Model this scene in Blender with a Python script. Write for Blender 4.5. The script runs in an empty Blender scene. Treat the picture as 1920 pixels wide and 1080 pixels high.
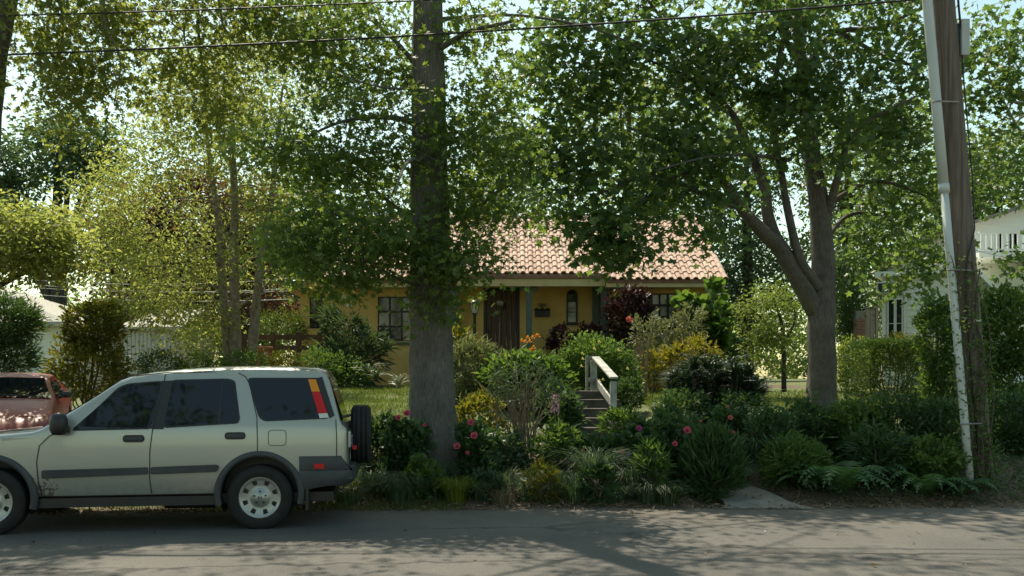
import bpy, bmesh, math, random
import numpy as np
from mathutils import Vector, Matrix

random.seed(7)
RNG = np.random.default_rng(11)
SC = bpy.context.scene
COL = SC.collection
F = 1663.0          # focal length in photo pixels (1920 wide)
HOR = 715.0         # horizon row
CAMZ = 1.55

# ------------------------------------------------------------------ camera, world, sun
cam = bpy.data.cameras.new('camera')
cam.sensor_width = 36.0
cam.lens = 36.0 * F / 1920.0
cam.shift_y = (HOR - 540.0) / 1920.0
cam.clip_start = 0.05
cam.clip_end = 2000
camo = bpy.data.objects.new('camera', cam)
COL.objects.link(camo)
camo.location = (0, 0, CAMZ)
camo.rotation_euler = (math.radians(90), 0, 0)
SC.camera = camo

SUN_EL = math.radians(59)
SUN_AZ = math.radians(-24)      # measured from +Y (away from the camera), negative = to the left
sdir = Vector((math.cos(SUN_EL) * math.sin(SUN_AZ), math.cos(SUN_EL) * math.cos(SUN_AZ), math.sin(SUN_EL)))
world = bpy.data.worlds.new('World')
SC.world = world
world.use_nodes = True
wn = world.node_tree
for n in list(wn.nodes):
    wn.nodes.remove(n)
wo = wn.nodes.new('ShaderNodeOutputWorld')
wb = wn.nodes.new('ShaderNodeBackground')
sky = wn.nodes.new('ShaderNodeTexSky')
sky.sky_type = 'NISHITA'
sky.sun_disc = False
sky.sun_elevation = SUN_EL
sky.sun_rotation = SUN_AZ
sky.air_density = 1.2
sky.dust_density = 1.2
sky.ozone_density = 0.5
tint = wn.nodes.new('ShaderNodeMixRGB')
tint.blend_type = 'MULTIPLY'
tint.inputs[0].default_value = 1.0
tint.inputs[2].default_value = (0.97, 1.0, 0.74, 1)
wn.links.new(sky.outputs[0], tint.inputs[1])
wn.links.new(tint.outputs[0], wb.inputs[0])
wb.inputs[1].default_value = 0.125
wn.links.new(wb.outputs[0], wo.inputs[0])

sl = bpy.data.lights.new('sun', 'SUN')
sl.energy = 3.8
sl.angle = math.radians(0.53)
sl.color = (1.0, 0.89, 0.70)
so = bpy.data.objects.new('sun', sl)
COL.objects.link(so)
so.rotation_euler = (-sdir).to_track_quat('-Z', 'Y').to_euler()
so.location = (0, 0, 30)

SC.view_settings.view_transform = 'Standard'
SC.view_settings.look = 'None'
SC.view_settings.exposure = 0.84
SC.view_settings.gamma = 1.0
SC.view_settings.use_curve_mapping = False
SC.cycles.max_bounces = 8
SC.cycles.diffuse_bounces = 5
SC.cycles.glossy_bounces = 3
SC.cycles.transmission_bounces = 5
SC.cycles.transparent_max_bounces = 6
SC.cycles.use_denoising = True
SC.cycles.sample_clamp_indirect = 6.0
SC.cycles.caustics_reflective = False
SC.cycles.caustics_refractive = False

# ------------------------------------------------------------------ helpers
def PX(px, Y):
    return (px - 960.0) / F * Y
def PZ(py, Y):
    return CAMZ + (HOR - py) / F * Y
def P(px, py, Y):
    return np.array((PX(px, Y), Y, PZ(py, Y)))

MATS = {}
def nodes_of(name):
    m = bpy.data.materials.new(name)
    m.use_nodes = True
    nt = m.node_tree
    for n in list(nt.nodes):
        nt.nodes.remove(n)
    out = nt.nodes.new('ShaderNodeOutputMaterial')
    MATS[name] = m
    return m, nt, out

def principled(name, col, rough=0.6, col2=None, scale=8.0, detail=6.0, bump=0.0, bscale=40.0, metal=0.0, spec=0.5,
               stretch=(1, 1, 1), coat=0.0, contrast=(0.35, 0.65), emit=None):
    m, nt, out = nodes_of(name)
    b = nt.nodes.new('ShaderNodeBsdfPrincipled')
    nt.links.new(b.outputs[0], out.inputs[0])
    b.inputs['Base Color'].default_value = (*col, 1)
    b.inputs['Roughness'].default_value = rough
    b.inputs['Metallic'].default_value = metal
    b.inputs['Specular IOR Level'].default_value = spec
    b.inputs['Specular IOR Level'].default_value = spec
    b.inputs['Coat Weight'].default_value = coat
    if emit:
        b.inputs['Emission Color'].default_value = (*emit[:3], 1)
        b.inputs['Emission Strength'].default_value = emit[3]
    tc = nt.nodes.new('ShaderNodeTexCoord')
    mp = nt.nodes.new('ShaderNodeMapping')
    mp.inputs['Scale'].default_value = stretch
    nt.links.new(tc.outputs['Object'], mp.inputs[0])
    if col2 is not None:
        no = nt.nodes.new('ShaderNodeTexNoise')
        no.inputs['Scale'].default_value = scale
        no.inputs['Detail'].default_value = detail
        nt.links.new(mp.outputs[0], no.inputs['Vector'])
        cr = nt.nodes.new('ShaderNodeValToRGB')
        cr.color_ramp.elements[0].position = contrast[0]
        cr.color_ramp.elements[1].position = contrast[1]
        cr.color_ramp.elements[0].color = (*col, 1)
        cr.color_ramp.elements[1].color = (*col2, 1)
        nt.links.new(no.outputs[0], cr.inputs[0])
        nt.links.new(cr.outputs[0], b.inputs['Base Color'])
    if bump > 0:
        nb = nt.nodes.new('ShaderNodeTexNoise')
        nb.inputs['Scale'].default_value = bscale
        nb.inputs['Detail'].default_value = 8
        nt.links.new(mp.outputs[0], nb.inputs['Vector'])
        bp = nt.nodes.new('ShaderNodeBump')
        bp.inputs['Strength'].default_value = bump
        bp.inputs['Distance'].default_value = 0.02
        nt.links.new(nb.outputs[0], bp.inputs['Height'])
        nt.links.new(bp.outputs[0], b.inputs['Normal'])
    return m

def leafmat(name, cols, trans=0.42, tcol=None, rough=0.5, spec=0.35):
    """cols: list of colours picked per leaf; translucent so that leaves glow against the sun"""
    m, nt, out = nodes_of(name)
    g = nt.nodes.new('ShaderNodeNewGeometry')
    cr = nt.nodes.new('ShaderNodeValToRGB')
    els = cr.color_ramp.elements
    while len(els) < len(cols):
        els.new(0.5)
    for i, c in enumerate(cols):
        els[i].position = i / max(1, len(cols) - 1)
        els[i].color = (*c, 1)
    nt.links.new(g.outputs['Random Per Island'], cr.inputs[0])
    b = nt.nodes.new('ShaderNodeBsdfPrincipled')
    b.inputs['Roughness'].default_value = rough
    b.inputs['Specular IOR Level'].default_value = spec
    nt.links.new(cr.outputs[0], b.inputs['Base Color'])
    t = nt.nodes.new('ShaderNodeBsdfTranslucent')
    mx = nt.nodes.new('ShaderNodeMixRGB')
    mx.blend_type = 'MULTIPLY'
    mx.inputs[0].default_value = 1
    mx.inputs[2].default_value = (*(tcol or (2.3, 2.1, 0.9)), 1)
    nt.links.new(cr.outputs[0], mx.inputs[1])
    nt.links.new(mx.outputs[0], t.inputs[0])
    ms = nt.nodes.new('ShaderNodeMixShader')
    ms.inputs[0].default_value = trans
    nt.links.new(b.outputs[0], ms.inputs[1])
    nt.links.new(t.outputs[0], ms.inputs[2])
    nt.links.new(ms.outputs[0], out.inputs[0])
    return m

BASE = {}
def basis(o):
    return BASE.get(o.name, np.zeros(3)) if o is not None else np.zeros(3)

def tag(o, label=None, cat=None, group=None, kind=None):
    if label: o['label'] = label
    if cat: o['category'] = cat
    if group: o['group'] = group
    if kind: o['kind'] = kind
    return o

def thing(name, label, cat, loc=(0, 0, 0), group=None, local=False):
    o = bpy.data.objects.new(name, None)
    o.empty_display_size = 0.2
    COL.objects.link(o)
    o.location = loc
    BASE[o.name] = np.zeros(3) if local else np.array(loc, float)
    return tag(o, label, cat, group)

def link(name, me, m, parent=None, base=None):
    if m is not None:
        me.materials.append(MATS[m] if isinstance(m, str) else m)
    o = bpy.data.objects.new(name, me)
    COL.objects.link(o)
    if parent is not None:
        o.parent = parent
        BASE[o.name] = basis(parent)
    elif base is not None:
        o.location = tuple(base)
        BASE[o.name] = np.array(base, float)
    return o

def flat_mesh(name, V, T, smooth=False):
    """numpy triangle/quad soup to mesh, T is (n,k)"""
    me = bpy.data.meshes.new(name)
    n, k = T.shape
    me.vertices.add(len(V)); me.vertices.foreach_set('co', np.ascontiguousarray(V, dtype=np.float32).ravel())
    me.loops.add(n * k); me.loops.foreach_set('vertex_index', T.astype(np.int32).ravel())
    me.polygons.add(n)
    me.polygons.foreach_set('loop_start', (np.arange(n) * k).astype(np.int32))
    me.polygons.foreach_set('loop_total', np.full(n, k, np.int32))
    me.polygons.foreach_set('use_smooth', np.full(n, smooth))
    me.update(calc_edges=True)
    return me

class MB:
    def __init__(s):
        s.v = []; s.f = []
    def add(s, vs, fs):
        k = len(s.v)
        s.v.extend([tuple(map(float, p)) for p in vs])
        s.f.extend([tuple(i + k for i in f) for f in fs])
        return s
    def box(s, x0, x1, y0, y1, z0, z1):
        return s.add([(x0, y0, z0), (x1, y0, z0), (x1, y1, z0), (x0, y1, z0), (x0, y0, z1), (x1, y0, z1), (x1, y1, z1), (x0, y1, z1)],
                     [(0, 3, 2, 1), (4, 5, 6, 7), (0, 1, 5, 4), (1, 2, 6, 5), (2, 3, 7, 6), (3, 0, 4, 7)])
    def bar(s, a, b, w, h, up=(0, 0, 1)):
        a = Vector(a); b = Vector(b); d = (b - a).normalized()
        u = Vector(up); sd = d.cross(u)
        if sd.length < 1e-4: sd = d.cross(Vector((1, 0, 0)))
        sd.normalize(); u = sd.cross(d).normalized()
        vs = []
        for p in (a, b):
            for i, j in ((-1, -1), (1, -1), (1, 1), (-1, 1)):
                vs.append(p + sd * (w / 2 * i) + u * (h / 2 * j))
        return s.add(vs, [(0, 1, 2, 3), (7, 6, 5, 4), (0, 4, 5, 1), (1, 5, 6, 2), (2, 6, 7, 3), (3, 7, 4, 0)])
    def tube(s, pts, rad, seg=8, cap=True, wob=0.0):
        pts = [Vector(p) for p in pts]
        n = len(pts)
        if not hasattr(rad, '__len__'): rad = [rad] * n
        k = len(s.v)
        ref = Vector((0.31, 0.9, 0.2))
        for i, p in enumerate(pts):
            d = (pts[min(i + 1, n - 1)] - pts[max(i - 1, 0)])
            if d.length < 1e-6: d = Vector((0, 0, 1))
            d.normalize()
            a = d.cross(ref)
            if a.length < 1e-3: a = d.cross(Vector((1, 0, 0)))
            a.normalize(); b = d.cross(a)
            for j in range(seg):
                t = 2 * math.pi * j / seg
                r = rad[i] * (1 + (wob * math.sin(j * 2.7 + i * 0.9) if wob else 0))
                s.v.append(tuple(p + a * (math.cos(t) * r) + b * (math.sin(t) * r)))
        for i in range(n - 1):
            for j in range(seg):
                j2 = (j + 1) % seg
                s.f.append((k + i * seg + j, k + i * seg + j2, k + (i + 1) * seg + j2, k + (i + 1) * seg + j))
        if cap:
            s.f.append(tuple(k + j for j in range(seg))[::-1])
            s.f.append(tuple(k + (n - 1) * seg + j for j in range(seg)))
        return s
    def lathe(s, prof, c, axis=(0, 0, 1), seg=24, closed=False):
        """prof: list of (r, h) along axis"""
        ax = Vector(axis).normalized(); c = Vector(c)
        a = ax.cross(Vector((0.3, 0.2, 1)) if abs(ax.z) < 0.9 else Vector((1, 0, 0))).normalized(); b = ax.cross(a)
        k = len(s.v)
        for r, h in prof:
            for j in range(seg):
                t = 2 * math.pi * j / seg
                s.v.append(tuple(c + ax * h + a * (math.cos(t) * r) + b * (math.sin(t) * r)))
        m = len(prof)
        for i in range(m - 1 + (1 if closed else 0)):
            i2 = (i + 1) % m
            for j in range(seg):
                j2 = (j + 1) % seg
                s.f.append((k + i * seg + j, k + i * seg + j2, k + i2 * seg + j2, k + i2 * seg + j))
        return s
    def mesh(s, name, off=(0, 0, 0), smooth=False):
        me = bpy.data.meshes.new(name)
        o = np.array(off)
        me.from_pydata([tuple(np.array(p) - o) for p in s.v], [], s.f)
        me.update()
        if smooth:
            me.polygons.foreach_set('use_smooth', [True] * len(me.polygons))
        return me
    def build(s, name, m, parent=None, base=None, smooth=False, bevel=0.0):
        off = basis(parent) if parent is not None else (base if base is not None else (0, 0, 0))
        me = s.mesh(name, off, smooth)
        o = link(name, me, m, parent, base)
        if bevel:
            md = o.modifiers.new('bevel', 'BEVEL'); md.width = bevel; md.segments = 2; md.limit_method = 'ANGLE'
        return o

# ------------------------------------------------------------------ leaves
def _tm(vs, tris):
    return np.array(vs, float), np.array(tris, int)
TEMPL = {}
TEMPL['leaf'] = _tm([(0, 0, 0), (.42, .24, .07), (1, 0, -.08), (.42, -.24, .07)], [(0, 2, 1), (0, 3, 2)])
TEMPL['narrow'] = _tm([(0, 0, 0), (.4, .1, .03), (1, 0, -.12), (.4, -.1, .03)], [(0, 2, 1), (0, 3, 2)])
TEMPL['needle'] = _tm([(0, .03, 0), (0, -.03, 0), (1, 0, -.02)], [(0, 1, 2)])
TEMPL['round'] = _tm([(0, 0, 0), (.3, .36, .06), (.75, .33, .05), (1, 0, -.06), (.75, -.33, .05), (.3, -.36, .06)],
                     [(0, 3, 2), (0, 2, 1), (0, 4, 3), (0, 5, 4)])
TEMPL['oak'] = _tm([(0, 0, 0), (.36, .075, .02), (.36, -.075, .02), (.66, .07, 0), (.66, -.07, 0), (1, 0, -.1),
                    (.3, .36, .1), (.3, -.36, .1), (.66, .4, .07), (.66, -.4, .07)],
                   [(0, 2, 1), (1, 2, 4), (1, 4, 3), (3, 4, 5), (0, 1, 6), (0, 7, 2), (1, 3, 8), (2, 9, 4)])
TEMPL['maple'] = _tm([(.36, 0, -.02), (0, 0, 0), (.02, .42, .06), (.3, .27, .03), (.7, .52, .05), (.62, .2, 0), (1, 0, -.1),
                      (.62, -.2, 0), (.7, -.52, .05), (.3, -.27, .03), (.02, -.42, .06)],
                     [(0, 2, 1), (0, 3, 2), (0, 4, 3), (0, 5, 4), (0, 6, 5), (0, 7, 6), (0, 8, 7), (0, 9, 8), (0, 10, 9), (0, 1, 10)])
TEMPL['petal'] = _tm([(0, 0, 0), (.6, .42, .12), (1, .15, .2), (1, -.15, .2), (.6, -.42, .12)], [(0, 2, 1), (0, 3, 2), (0, 4, 3)])

def norm(a):
    return a / np.maximum(np.linalg.norm(a, axis=1, keepdims=True), 1e-9)

def leaves(C, size, shape='leaf', up=0.7, droop=0.25, out=None, jitter=0.42, rng=RNG):
    """returns verts (world), tris for one leaf at every point C; out: preferred tip directions"""
    n = len(C)
    tv, tt = TEMPL[shape]
    d = rng.normal(size=(n, 3)); d[:, 2] *= 0.5
    d = norm(d)
    if out is not None:
        d = norm(d + out * 1.3)
    d[:, 2] -= droop
    d = norm(d)
    u = rng.normal(size=(n, 3)) * (1 - up); u[:, 2] += up
    s = norm(np.cross(u, d)); nn = np.cross(d, s)
    sz = size * (1 + jitter * rng.uniform(-1, 1, size=n))
    R = np.stack([d, s, nn], axis=1)          # rows
    V = np.einsum('ki,nij->nkj', tv, R) * sz[:, None, None] + C[:, None, :]
    T = (tt[None] + (np.arange(n) * len(tv))[:, None, None]).reshape(-1, 3)
    return V.reshape(-1, 3), T

def leaf_object(name, m, parent, chunks, kind=None):
    Vs, Ts, k = [], [], 0
    for V, T in chunks:
        Vs.append(V); Ts.append(T + k); k += len(V)
    V = np.concatenate(Vs) - basis(parent); T = np.concatenate(Ts)
    o = link(name, flat_mesh(name, V, T), m, parent)
    if kind: o['kind'] = kind
    return o

def in_ellipsoid(n, c, r, shell=0.0, rng=RNG):
    d = norm(rng.normal(size=(n, 3)))
    rad = rng.uniform(size=(n, 1)) ** (1 / 3.0)
    rad = shell + (1 - shell) * rad if shell else rad
    return np.array(c) + d * rad * np.array(r)

def spline(pts, k=6):
    """Catmull-Rom through (x,y,z,r)"""
    p = [np.array(q, float) for q in pts]
    p = [2 * p[0] - p[1]] + p + [2 * p[-1] - p[-2]]
    out = []
    for i in range(1, len(p) - 2):
        for t in np.linspace(0, 1, k, endpoint=False):
            a, b, c, d = p[i - 1:i + 3]
            out.append(0.5 * (2 * b + (c - a) * t + (2 * a - 5 * b + 4 * c - d) * t * t + (3 * b - a - 3 * c + d) * t ** 3))
    out.append(p[-2])
    return out

def tree(name, label, base, limbs, blobs, bark, leafm, leaf='leaf', size=0.1, sigma=0.28, per=60, up=0.6, droop=0.3,
         group=None, seg=10, twig=0.011, extra=None, wob=0.05, flat=0.6, outbias=0.0, cat='tree'):
    """limbs: list of [(x,y,z,r),...]; blobs: (cx,cy,cz,rx,ry,rz,nclusters)"""
    t = thing(name, label, cat, tuple(base), group)
    mb = MB(); nodes = []
    for L in limbs:
        S = spline(L)
        big = L[0][3] > 0.08
        mb.tube([q[:3] for q in S], [max(q[3], 0.006) for q in S], seg if big else 6, cap=True, wob=wob if big else 0)
        nodes += [q for q in S if q[3] < 0.22 or len(limbs) == 1]
    mb.build('trunk', bark, t, smooth=True)
    N = np.array(nodes)
    cl = np.concatenate([in_ellipsoid(b[6], b[:3], b[3:6], 0.25) for b in blobs])
    # greedy growth of twigs
    d0 = np.array([np.min(np.linalg.norm(N[:, :3] - c, axis=1)) for c in cl])
    cl = cl[np.argsort(d0)]
    tb = MB(); pts = N[:, :3].copy(); rr = N[:, 3].copy()
    chunks = []
    P_ = [pts]; R_ = [rr]
    allp = pts; allr = rr
    Cs, Os = [], []
    for c in cl:
        dv = allp - c
        dist = np.linalg.norm(dv, axis=1) + np.maximum(0, dv[:, 2]) * 0.7
        i = int(np.argmin(dist))
        a = allp[i]; L = float(np.linalg.norm(c - a))
        if L > 0.05:
            r0 = min(allr[i] * 0.7, twig * 0.7 + 0.010 * L); r1 = max(0.004, r0 * 0.45)
            mid = (a + c) / 2 + RNG.normal(size=3) * 0.08 * L + np.array((0, 0, 0.06 * L))
            ps = [a, (a + mid) / 2 + RNG.normal(size=3) * 0.03 * L, mid, (mid + c) / 2 + RNG.normal(size=3) * 0.04 * L, c]
            tb.tube(ps, list(np.linspace(r0, r1, 5)), 4, cap=False)
            allp = np.vstack([allp, ps[1:]]); allr = np.concatenate([allr, np.linspace(r0, r1, 5)[1:]])
            dirv = (c - a) / max(L, 1e-6)
        else:
            dirv = np.zeros(3)
        m = max(4, int(per * RNG.uniform(0.6, 1.4)))
        q = RNG.normal(size=(m, 3)) * sigma * np.array((1, 1, flat))
        q += dirv * RNG.uniform(-1.0, 0.6, size=(m, 1)) * min(L, 3 * sigma) * 0.6
        Cs.append(c + q); Os.append(np.repeat((dirv * outbias)[None], m, 0) + norm(q) * 0.35)
    if tb.v:
        tb.build('twigs', bark, t)['kind'] = 'stuff'
    C = np.concatenate(Cs); O = np.concatenate(Os)
    leaf_object('crown', leafm, t, [leaves(C, size, leaf, up, droop, out=O)], kind='stuff')
    return t

def shrub(name, label, base, blobs, leafm, leaf='leaf', size=0.06, up=0.55, droop=0.1, group=None, stems=10, stemm='stem_wood',
          shell=0.35, cat='shrub', sigma=None, stem_r=0.012, flowers=None):
    """blobs: (cx,cy,cz,rx,ry,rz,nleaves) in world coordinates, base: world point the stems rise from"""
    t = thing(name, label, cat, tuple(base), group)
    mb = MB(); b0 = np.array(base, float)
    Cs, Os = [], []
    for b in blobs:
        c = np.array(b[:3]); r = np.array(b[3:6]); n = int(b[6])
        # clumpy: cluster centres then leaves about them
        k = max(5, n // 22)
        cc = in_ellipsoid(k, c, r, shell)
        q = cc[RNG.integers(0, k, n)] + RNG.normal(size=(n, 3)) * (sigma or 0.16 * float(np.mean(r)))
        q = q[q[:, 2] > b0[2] - 0.03]
        Cs.append(q); Os.append(norm(q - (c - np.array((0, 0, r[2] * 0.6)))))
        for j in range(max(2, int(stems * len(q) / sum(bb[6] for bb in blobs)))):
            e = cc[RNG.integers(0, k)]
            s0 = b0 + np.array((RNG.normal() * 0.12 * r[0], RNG.normal() * 0.12 * r[1], -0.03))
            md = (s0 * 0.45 + e * 0.55) + np.array((0, 0, -0.12 * r[2])) + RNG.normal(size=3) * 0.04
            mb.tube([s0, (s0 + md) / 2 + RNG.normal(size=3) * 0.02, md, e], [stem_r, stem_r * .9, stem_r * .7, stem_r * .35], 5, cap=False)
    if mb.v:
        mb.build('stems', stemm, t)
    leaf_object('foliage', leafm, t, [leaves(np.concatenate(Cs), size, leaf, up, droop, out=np.concatenate(Os))], kind='stuff')
    return t

def blades(base, n, h, spread, w=0.012, arch=0.6, seg=4, rng=RNG, hvar=0.35, rad=0.08, lean=None):
    """arching grass blades from base: ribbon of seg quads split as triangles"""
    b = np.array(base)
    az = rng.uniform(0, 2 * np.pi, n); H = h * (1 - hvar * rng.uniform(size=n)); sp = spread * rng.uniform(0.25, 1, n)
    o = np.stack([np.cos(az), np.sin(az), np.zeros(n)], 1)
    st = b + o * (rad * np.sqrt(rng.uniform(size=(n, 1)))) + np.array((0, 0, -0.02))
    side = np.stack([-np.sin(az), np.cos(az), np.zeros(n)], 1)
    side = norm(side + rng.normal(size=(n, 3)) * 0.3)
    Vs = []
    for i in range(seg + 1):
        t = i / seg
        zz = H * (t * (1 + .9 * arch) - 1.35 * arch * t ** 2.2)
        p = st + o * (sp * (0.25 * t + 0.75 * t ** 2))[:, None] + np.array((0, 0, 1)) * zz[:, None]
        if lean is not None: p = p + np.array(lean) * (t ** 2)
        ww = w * (1 - 0.92 * t ** 1.5) * 0.5
        Vs.append(p - side * ww); Vs.append(p + side * ww)
    V = np.stack(Vs, 1)
    T = []
    for i in range(seg):
        a = 2 * i
        T += [(a, a + 1, a + 3), (a, a + 3, a + 2)]
    T = np.array(T)
    k = 2 * (seg + 1)
    return V.reshape(-1, 3), (T[None] + (np.arange(n) * k)[:, None, None]).reshape(-1, 3)

def ell_blob(px0, px1, py0, py1, Y, n, ry=None):
    """an ellipsoid that fills a picture box at distance Y"""
    x0, x1 = PX(px0, Y), PX(px1, Y); z1, z0 = PZ(py0, Y), PZ(py1, Y)
    return ((x0 + x1) / 2, Y, (z0 + z1) / 2, (x1 - x0) / 2, ry or (x1 - x0) / 2 * 0.8, (z1 - z0) / 2, n)

# ------------------------------------------------------------------ materials
principled('stucco', (0.60, 0.395, 0.13), 0.9, (0.70, 0.48, 0.18), scale=2.2, bump=0.35, bscale=90)
principled('trim_cream', (0.52, 0.40, 0.20), 0.75, (0.58, 0.46, 0.25), scale=3, bump=0.05)
principled('green_paint', (0.065, 0.095, 0.085), 0.6, (0.09, 0.12, 0.108), scale=6, bump=0.1)
principled('terracotta', (0.42, 0.235, 0.165), 0.85, (0.66, 0.43, 0.32), scale=2.3, bump=0.2, bscale=60)
m, nt, out = nodes_of('roof_tile')
b = nt.nodes.new('ShaderNodeBsdfPrincipled'); b.inputs['Roughness'].default_value = 0.85
nt.links.new(b.outputs[0], out.inputs[0])
oi = nt.nodes.new('ShaderNodeObjectInfo'); ge = nt.nodes.new('ShaderNodeNewGeometry'); tc = nt.nodes.new('ShaderNodeTexCoord')
ad = nt.nodes.new('ShaderNodeMath'); ad.operation = 'ADD'; fr_ = nt.nodes.new('ShaderNodeMath'); fr_.operation = 'FRACT'
nt.links.new(oi.outputs['Random'], ad.inputs[0]); nt.links.new(ge.outputs['Random Per Island'], ad.inputs[1]); nt.links.new(ad.outputs[0], fr_.inputs[0])
cr = nt.nodes.new('ShaderNodeValToRGB')
for i_, c_ in enumerate(((0.50, 0.31, 0.23), (0.60, 0.40, 0.30), (0.64, 0.45, 0.35), (0.70, 0.52, 0.42))):
    if i_ > 1: cr.color_ramp.elements.new(0.5)
for i_, c_ in enumerate(((0.46, 0.31, 0.24), (0.52, 0.36, 0.28), (0.55, 0.39, 0.305), (0.60, 0.45, 0.36))):
    cr.color_ramp.elements[i_].position = i_ / 3; cr.color_ramp.elements[i_].color = (*c_, 1)
nt.links.new(fr_.outputs[0], cr.inputs[0])
no = nt.nodes.new('ShaderNodeTexNoise'); no.inputs['Scale'].default_value = 9; no.inputs['Detail'].default_value = 8
nt.links.new(ge.outputs['Position'], no.inputs['Vector'])
st_ = nt.nodes.new('ShaderNodeMapRange'); st_.inputs[1].default_value = .52; st_.inputs[2].default_value = .72; st_.inputs[4].default_value = .55
nt.links.new(no.outputs[0], st_.inputs[0])
mx = nt.nodes.new('ShaderNodeMixRGB'); mx.inputs[2].default_value = (0.24, 0.17, 0.13, 1)
nt.links.new(st_.outputs[0], mx.inputs[0]); nt.links.new(cr.outputs[0], mx.inputs[1]); nt.links.new(mx.outputs[0], b.inputs['Base Color'])
principled('terracotta_shaded', (0.20, 0.105, 0.07), 0.9, (0.27, 0.15, 0.1), scale=4)  # roof deck: shade between the tiles is put into this colour
principled('door_wood', (0.055, 0.028, 0.016), 0.55, (0.09, 0.048, 0.028), scale=5, stretch=(6, 6, 0.7), bump=0.25, bscale=14)
principled('dark_frame', (0.022, 0.02, 0.018), 0.5, (0.035, 0.032, 0.028), scale=9)
principled('iron_black', (0.016, 0.017, 0.018), 0.45, (0.025, 0.025, 0.027), scale=20)
principled('white_paint', (0.72, 0.73, 0.68), 0.6, (0.80, 0.80, 0.76), scale=3, bump=0.06)
principled('siding_white', (0.70, 0.72, 0.66), 0.6, (0.76, 0.77, 0.72), scale=4, stretch=(0.4, 1, 3), bump=0.05)
principled('shed_grey', (0.44, 0.44, 0.43), 0.75, (0.53, 0.53, 0.51), scale=5, stretch=(3, 3, 0.5), bump=0.1)
principled('shingle', (0.34, 0.33, 0.29), 0.9, (0.44, 0.43, 0.38), scale=14, bump=0.3, bscale=40)
principled('asphalt_roof', (0.16, 0.15, 0.14), 0.9, (0.22, 0.2, 0.18), scale=14, bump=0.3)
principled('weathered_wood', (0.26, 0.265, 0.25), 0.8, (0.50, 0.50, 0.47), scale=6, stretch=(1, 1, 1), bump=0.3, bscale=35)
principled('fence_wood', (0.07, 0.045, 0.03), 0.85, (0.13, 0.085, 0.055), scale=6, bump=0.3)
principled('panel_wood', (0.26, 0.21, 0.16), 0.85, (0.34, 0.28, 0.22), scale=4, stretch=(4, 4, .6), bump=0.2)
principled('brick_red', (0.20, 0.10, 0.075), 0.9, (0.28, 0.15, 0.11), scale=18, bump=0.3)
principled('concrete', (0.17, 0.155, 0.13), 0.9, (0.26, 0.235, 0.2), scale=5, bump=0.4, bscale=60)
principled('step_stone', (0.06, 0.053, 0.046), 0.9, (0.12, 0.108, 0.094), scale=6, bump=0.4, bscale=40)
principled('bark_birch', (0.17, 0.135, 0.10), 0.9, (0.30, 0.25, 0.20), scale=12, stretch=(1, 1, 0.8), bump=0.6, bscale=14)
principled('bark_dark', (0.035, 0.028, 0.024), 0.95, (0.06, 0.05, 0.043), scale=8, bump=0.4)
principled('bark_dead', (0.16, 0.145, 0.13), 0.95, (0.24, 0.22, 0.2), scale=8, bump=0.3)
principled('stem_wood', (0.075, 0.06, 0.04), 0.9, (0.13, 0.1, 0.07), scale=20)
principled('stem_green', (0.07, 0.11, 0.035), 0.7, (0.11, 0.14, 0.05), scale=20)
principled('pole_wood', (0.10, 0.078, 0.062), 0.95, (0.19, 0.155, 0.128), scale=7, stretch=(4, 4, 0.18), bump=0.6, bscale=10)
principled('conduit_grey', (0.50, 0.53, 0.52), 0.45, (0.57, 0.60, 0.58), scale=3, stretch=(1, 1, .5))
principled('box_grey', (0.42, 0.44, 0.42), 0.5, (0.5, 0.52, 0.5), scale=4)
principled('cable_black', (0.018, 0.018, 0.02), 0.6)
principled('cable_grey', (0.32, 0.33, 0.34), 0.5)
principled('glass_house', (0.018, 0.022, 0.024), 0.06, spec=0.9)
principled('glass_pale', (0.50, 0.48, 0.46), 0.12, (0.26, 0.25, 0.24), scale=5, spec=0.9, contrast=(0.4, 0.6))  # pane with a pale mottled base colour
principled('glass_lamp', (0.62, 0.64, 0.60), 0.25)
principled('rubber', (0.008, 0.008, 0.009), 0.8, (0.014, 0.014, 0.015), scale=12, bump=0.15)
principled('plastic_grey', (0.034, 0.037, 0.042), 0.55, (0.048, 0.051, 0.057), scale=6, bump=0.05, bscale=200)
principled('plastic_black', (0.014, 0.014, 0.016), 0.45, (0.02, 0.02, 0.022), scale=9)
principled('auto_glass', (0.006, 0.009, 0.014), 0.03, spec=0.5, coat=0.0)
principled('steel_silver', (0.44, 0.445, 0.43), 0.38, (0.34, 0.345, 0.33), scale=14, metal=0.55)
principled('lens_red', (0.55, 0.008, 0.012), 0.25, spec=0.4)
principled('lens_amber', (0.72, 0.25, 0.015), 0.25, spec=0.4)
principled('lens_white', (0.62, 0.60, 0.58), 0.2, spec=0.7, coat=0.6)
principled('seam', (0.02, 0.02, 0.02), 0.8)
principled('plate_white', (0.66, 0.67, 0.68), 0.5)
principled('plate_blue', (0.06, 0.09, 0.25), 0.5)
principled('chrome', (0.65, 0.65, 0.65), 0.15, metal=1.0)
principled('terracotta_pot', (0.36, 0.14, 0.07), 0.8, (0.42, 0.18, 0.1), scale=8)
principled('tape_white', (0.75, 0.75, 0.72), 0.6)
principled('litter_brown', (0.17, 0.11, 0.065), 0.9, (0.29, 0.2, 0.12), scale=3)
principled('twig_brown', (0.16, 0.12, 0.08), 0.9, (0.24, 0.18, 0.12), scale=9)
principled('wreath_white', (0.66, 0.66, 0.62), 0.7)

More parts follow.
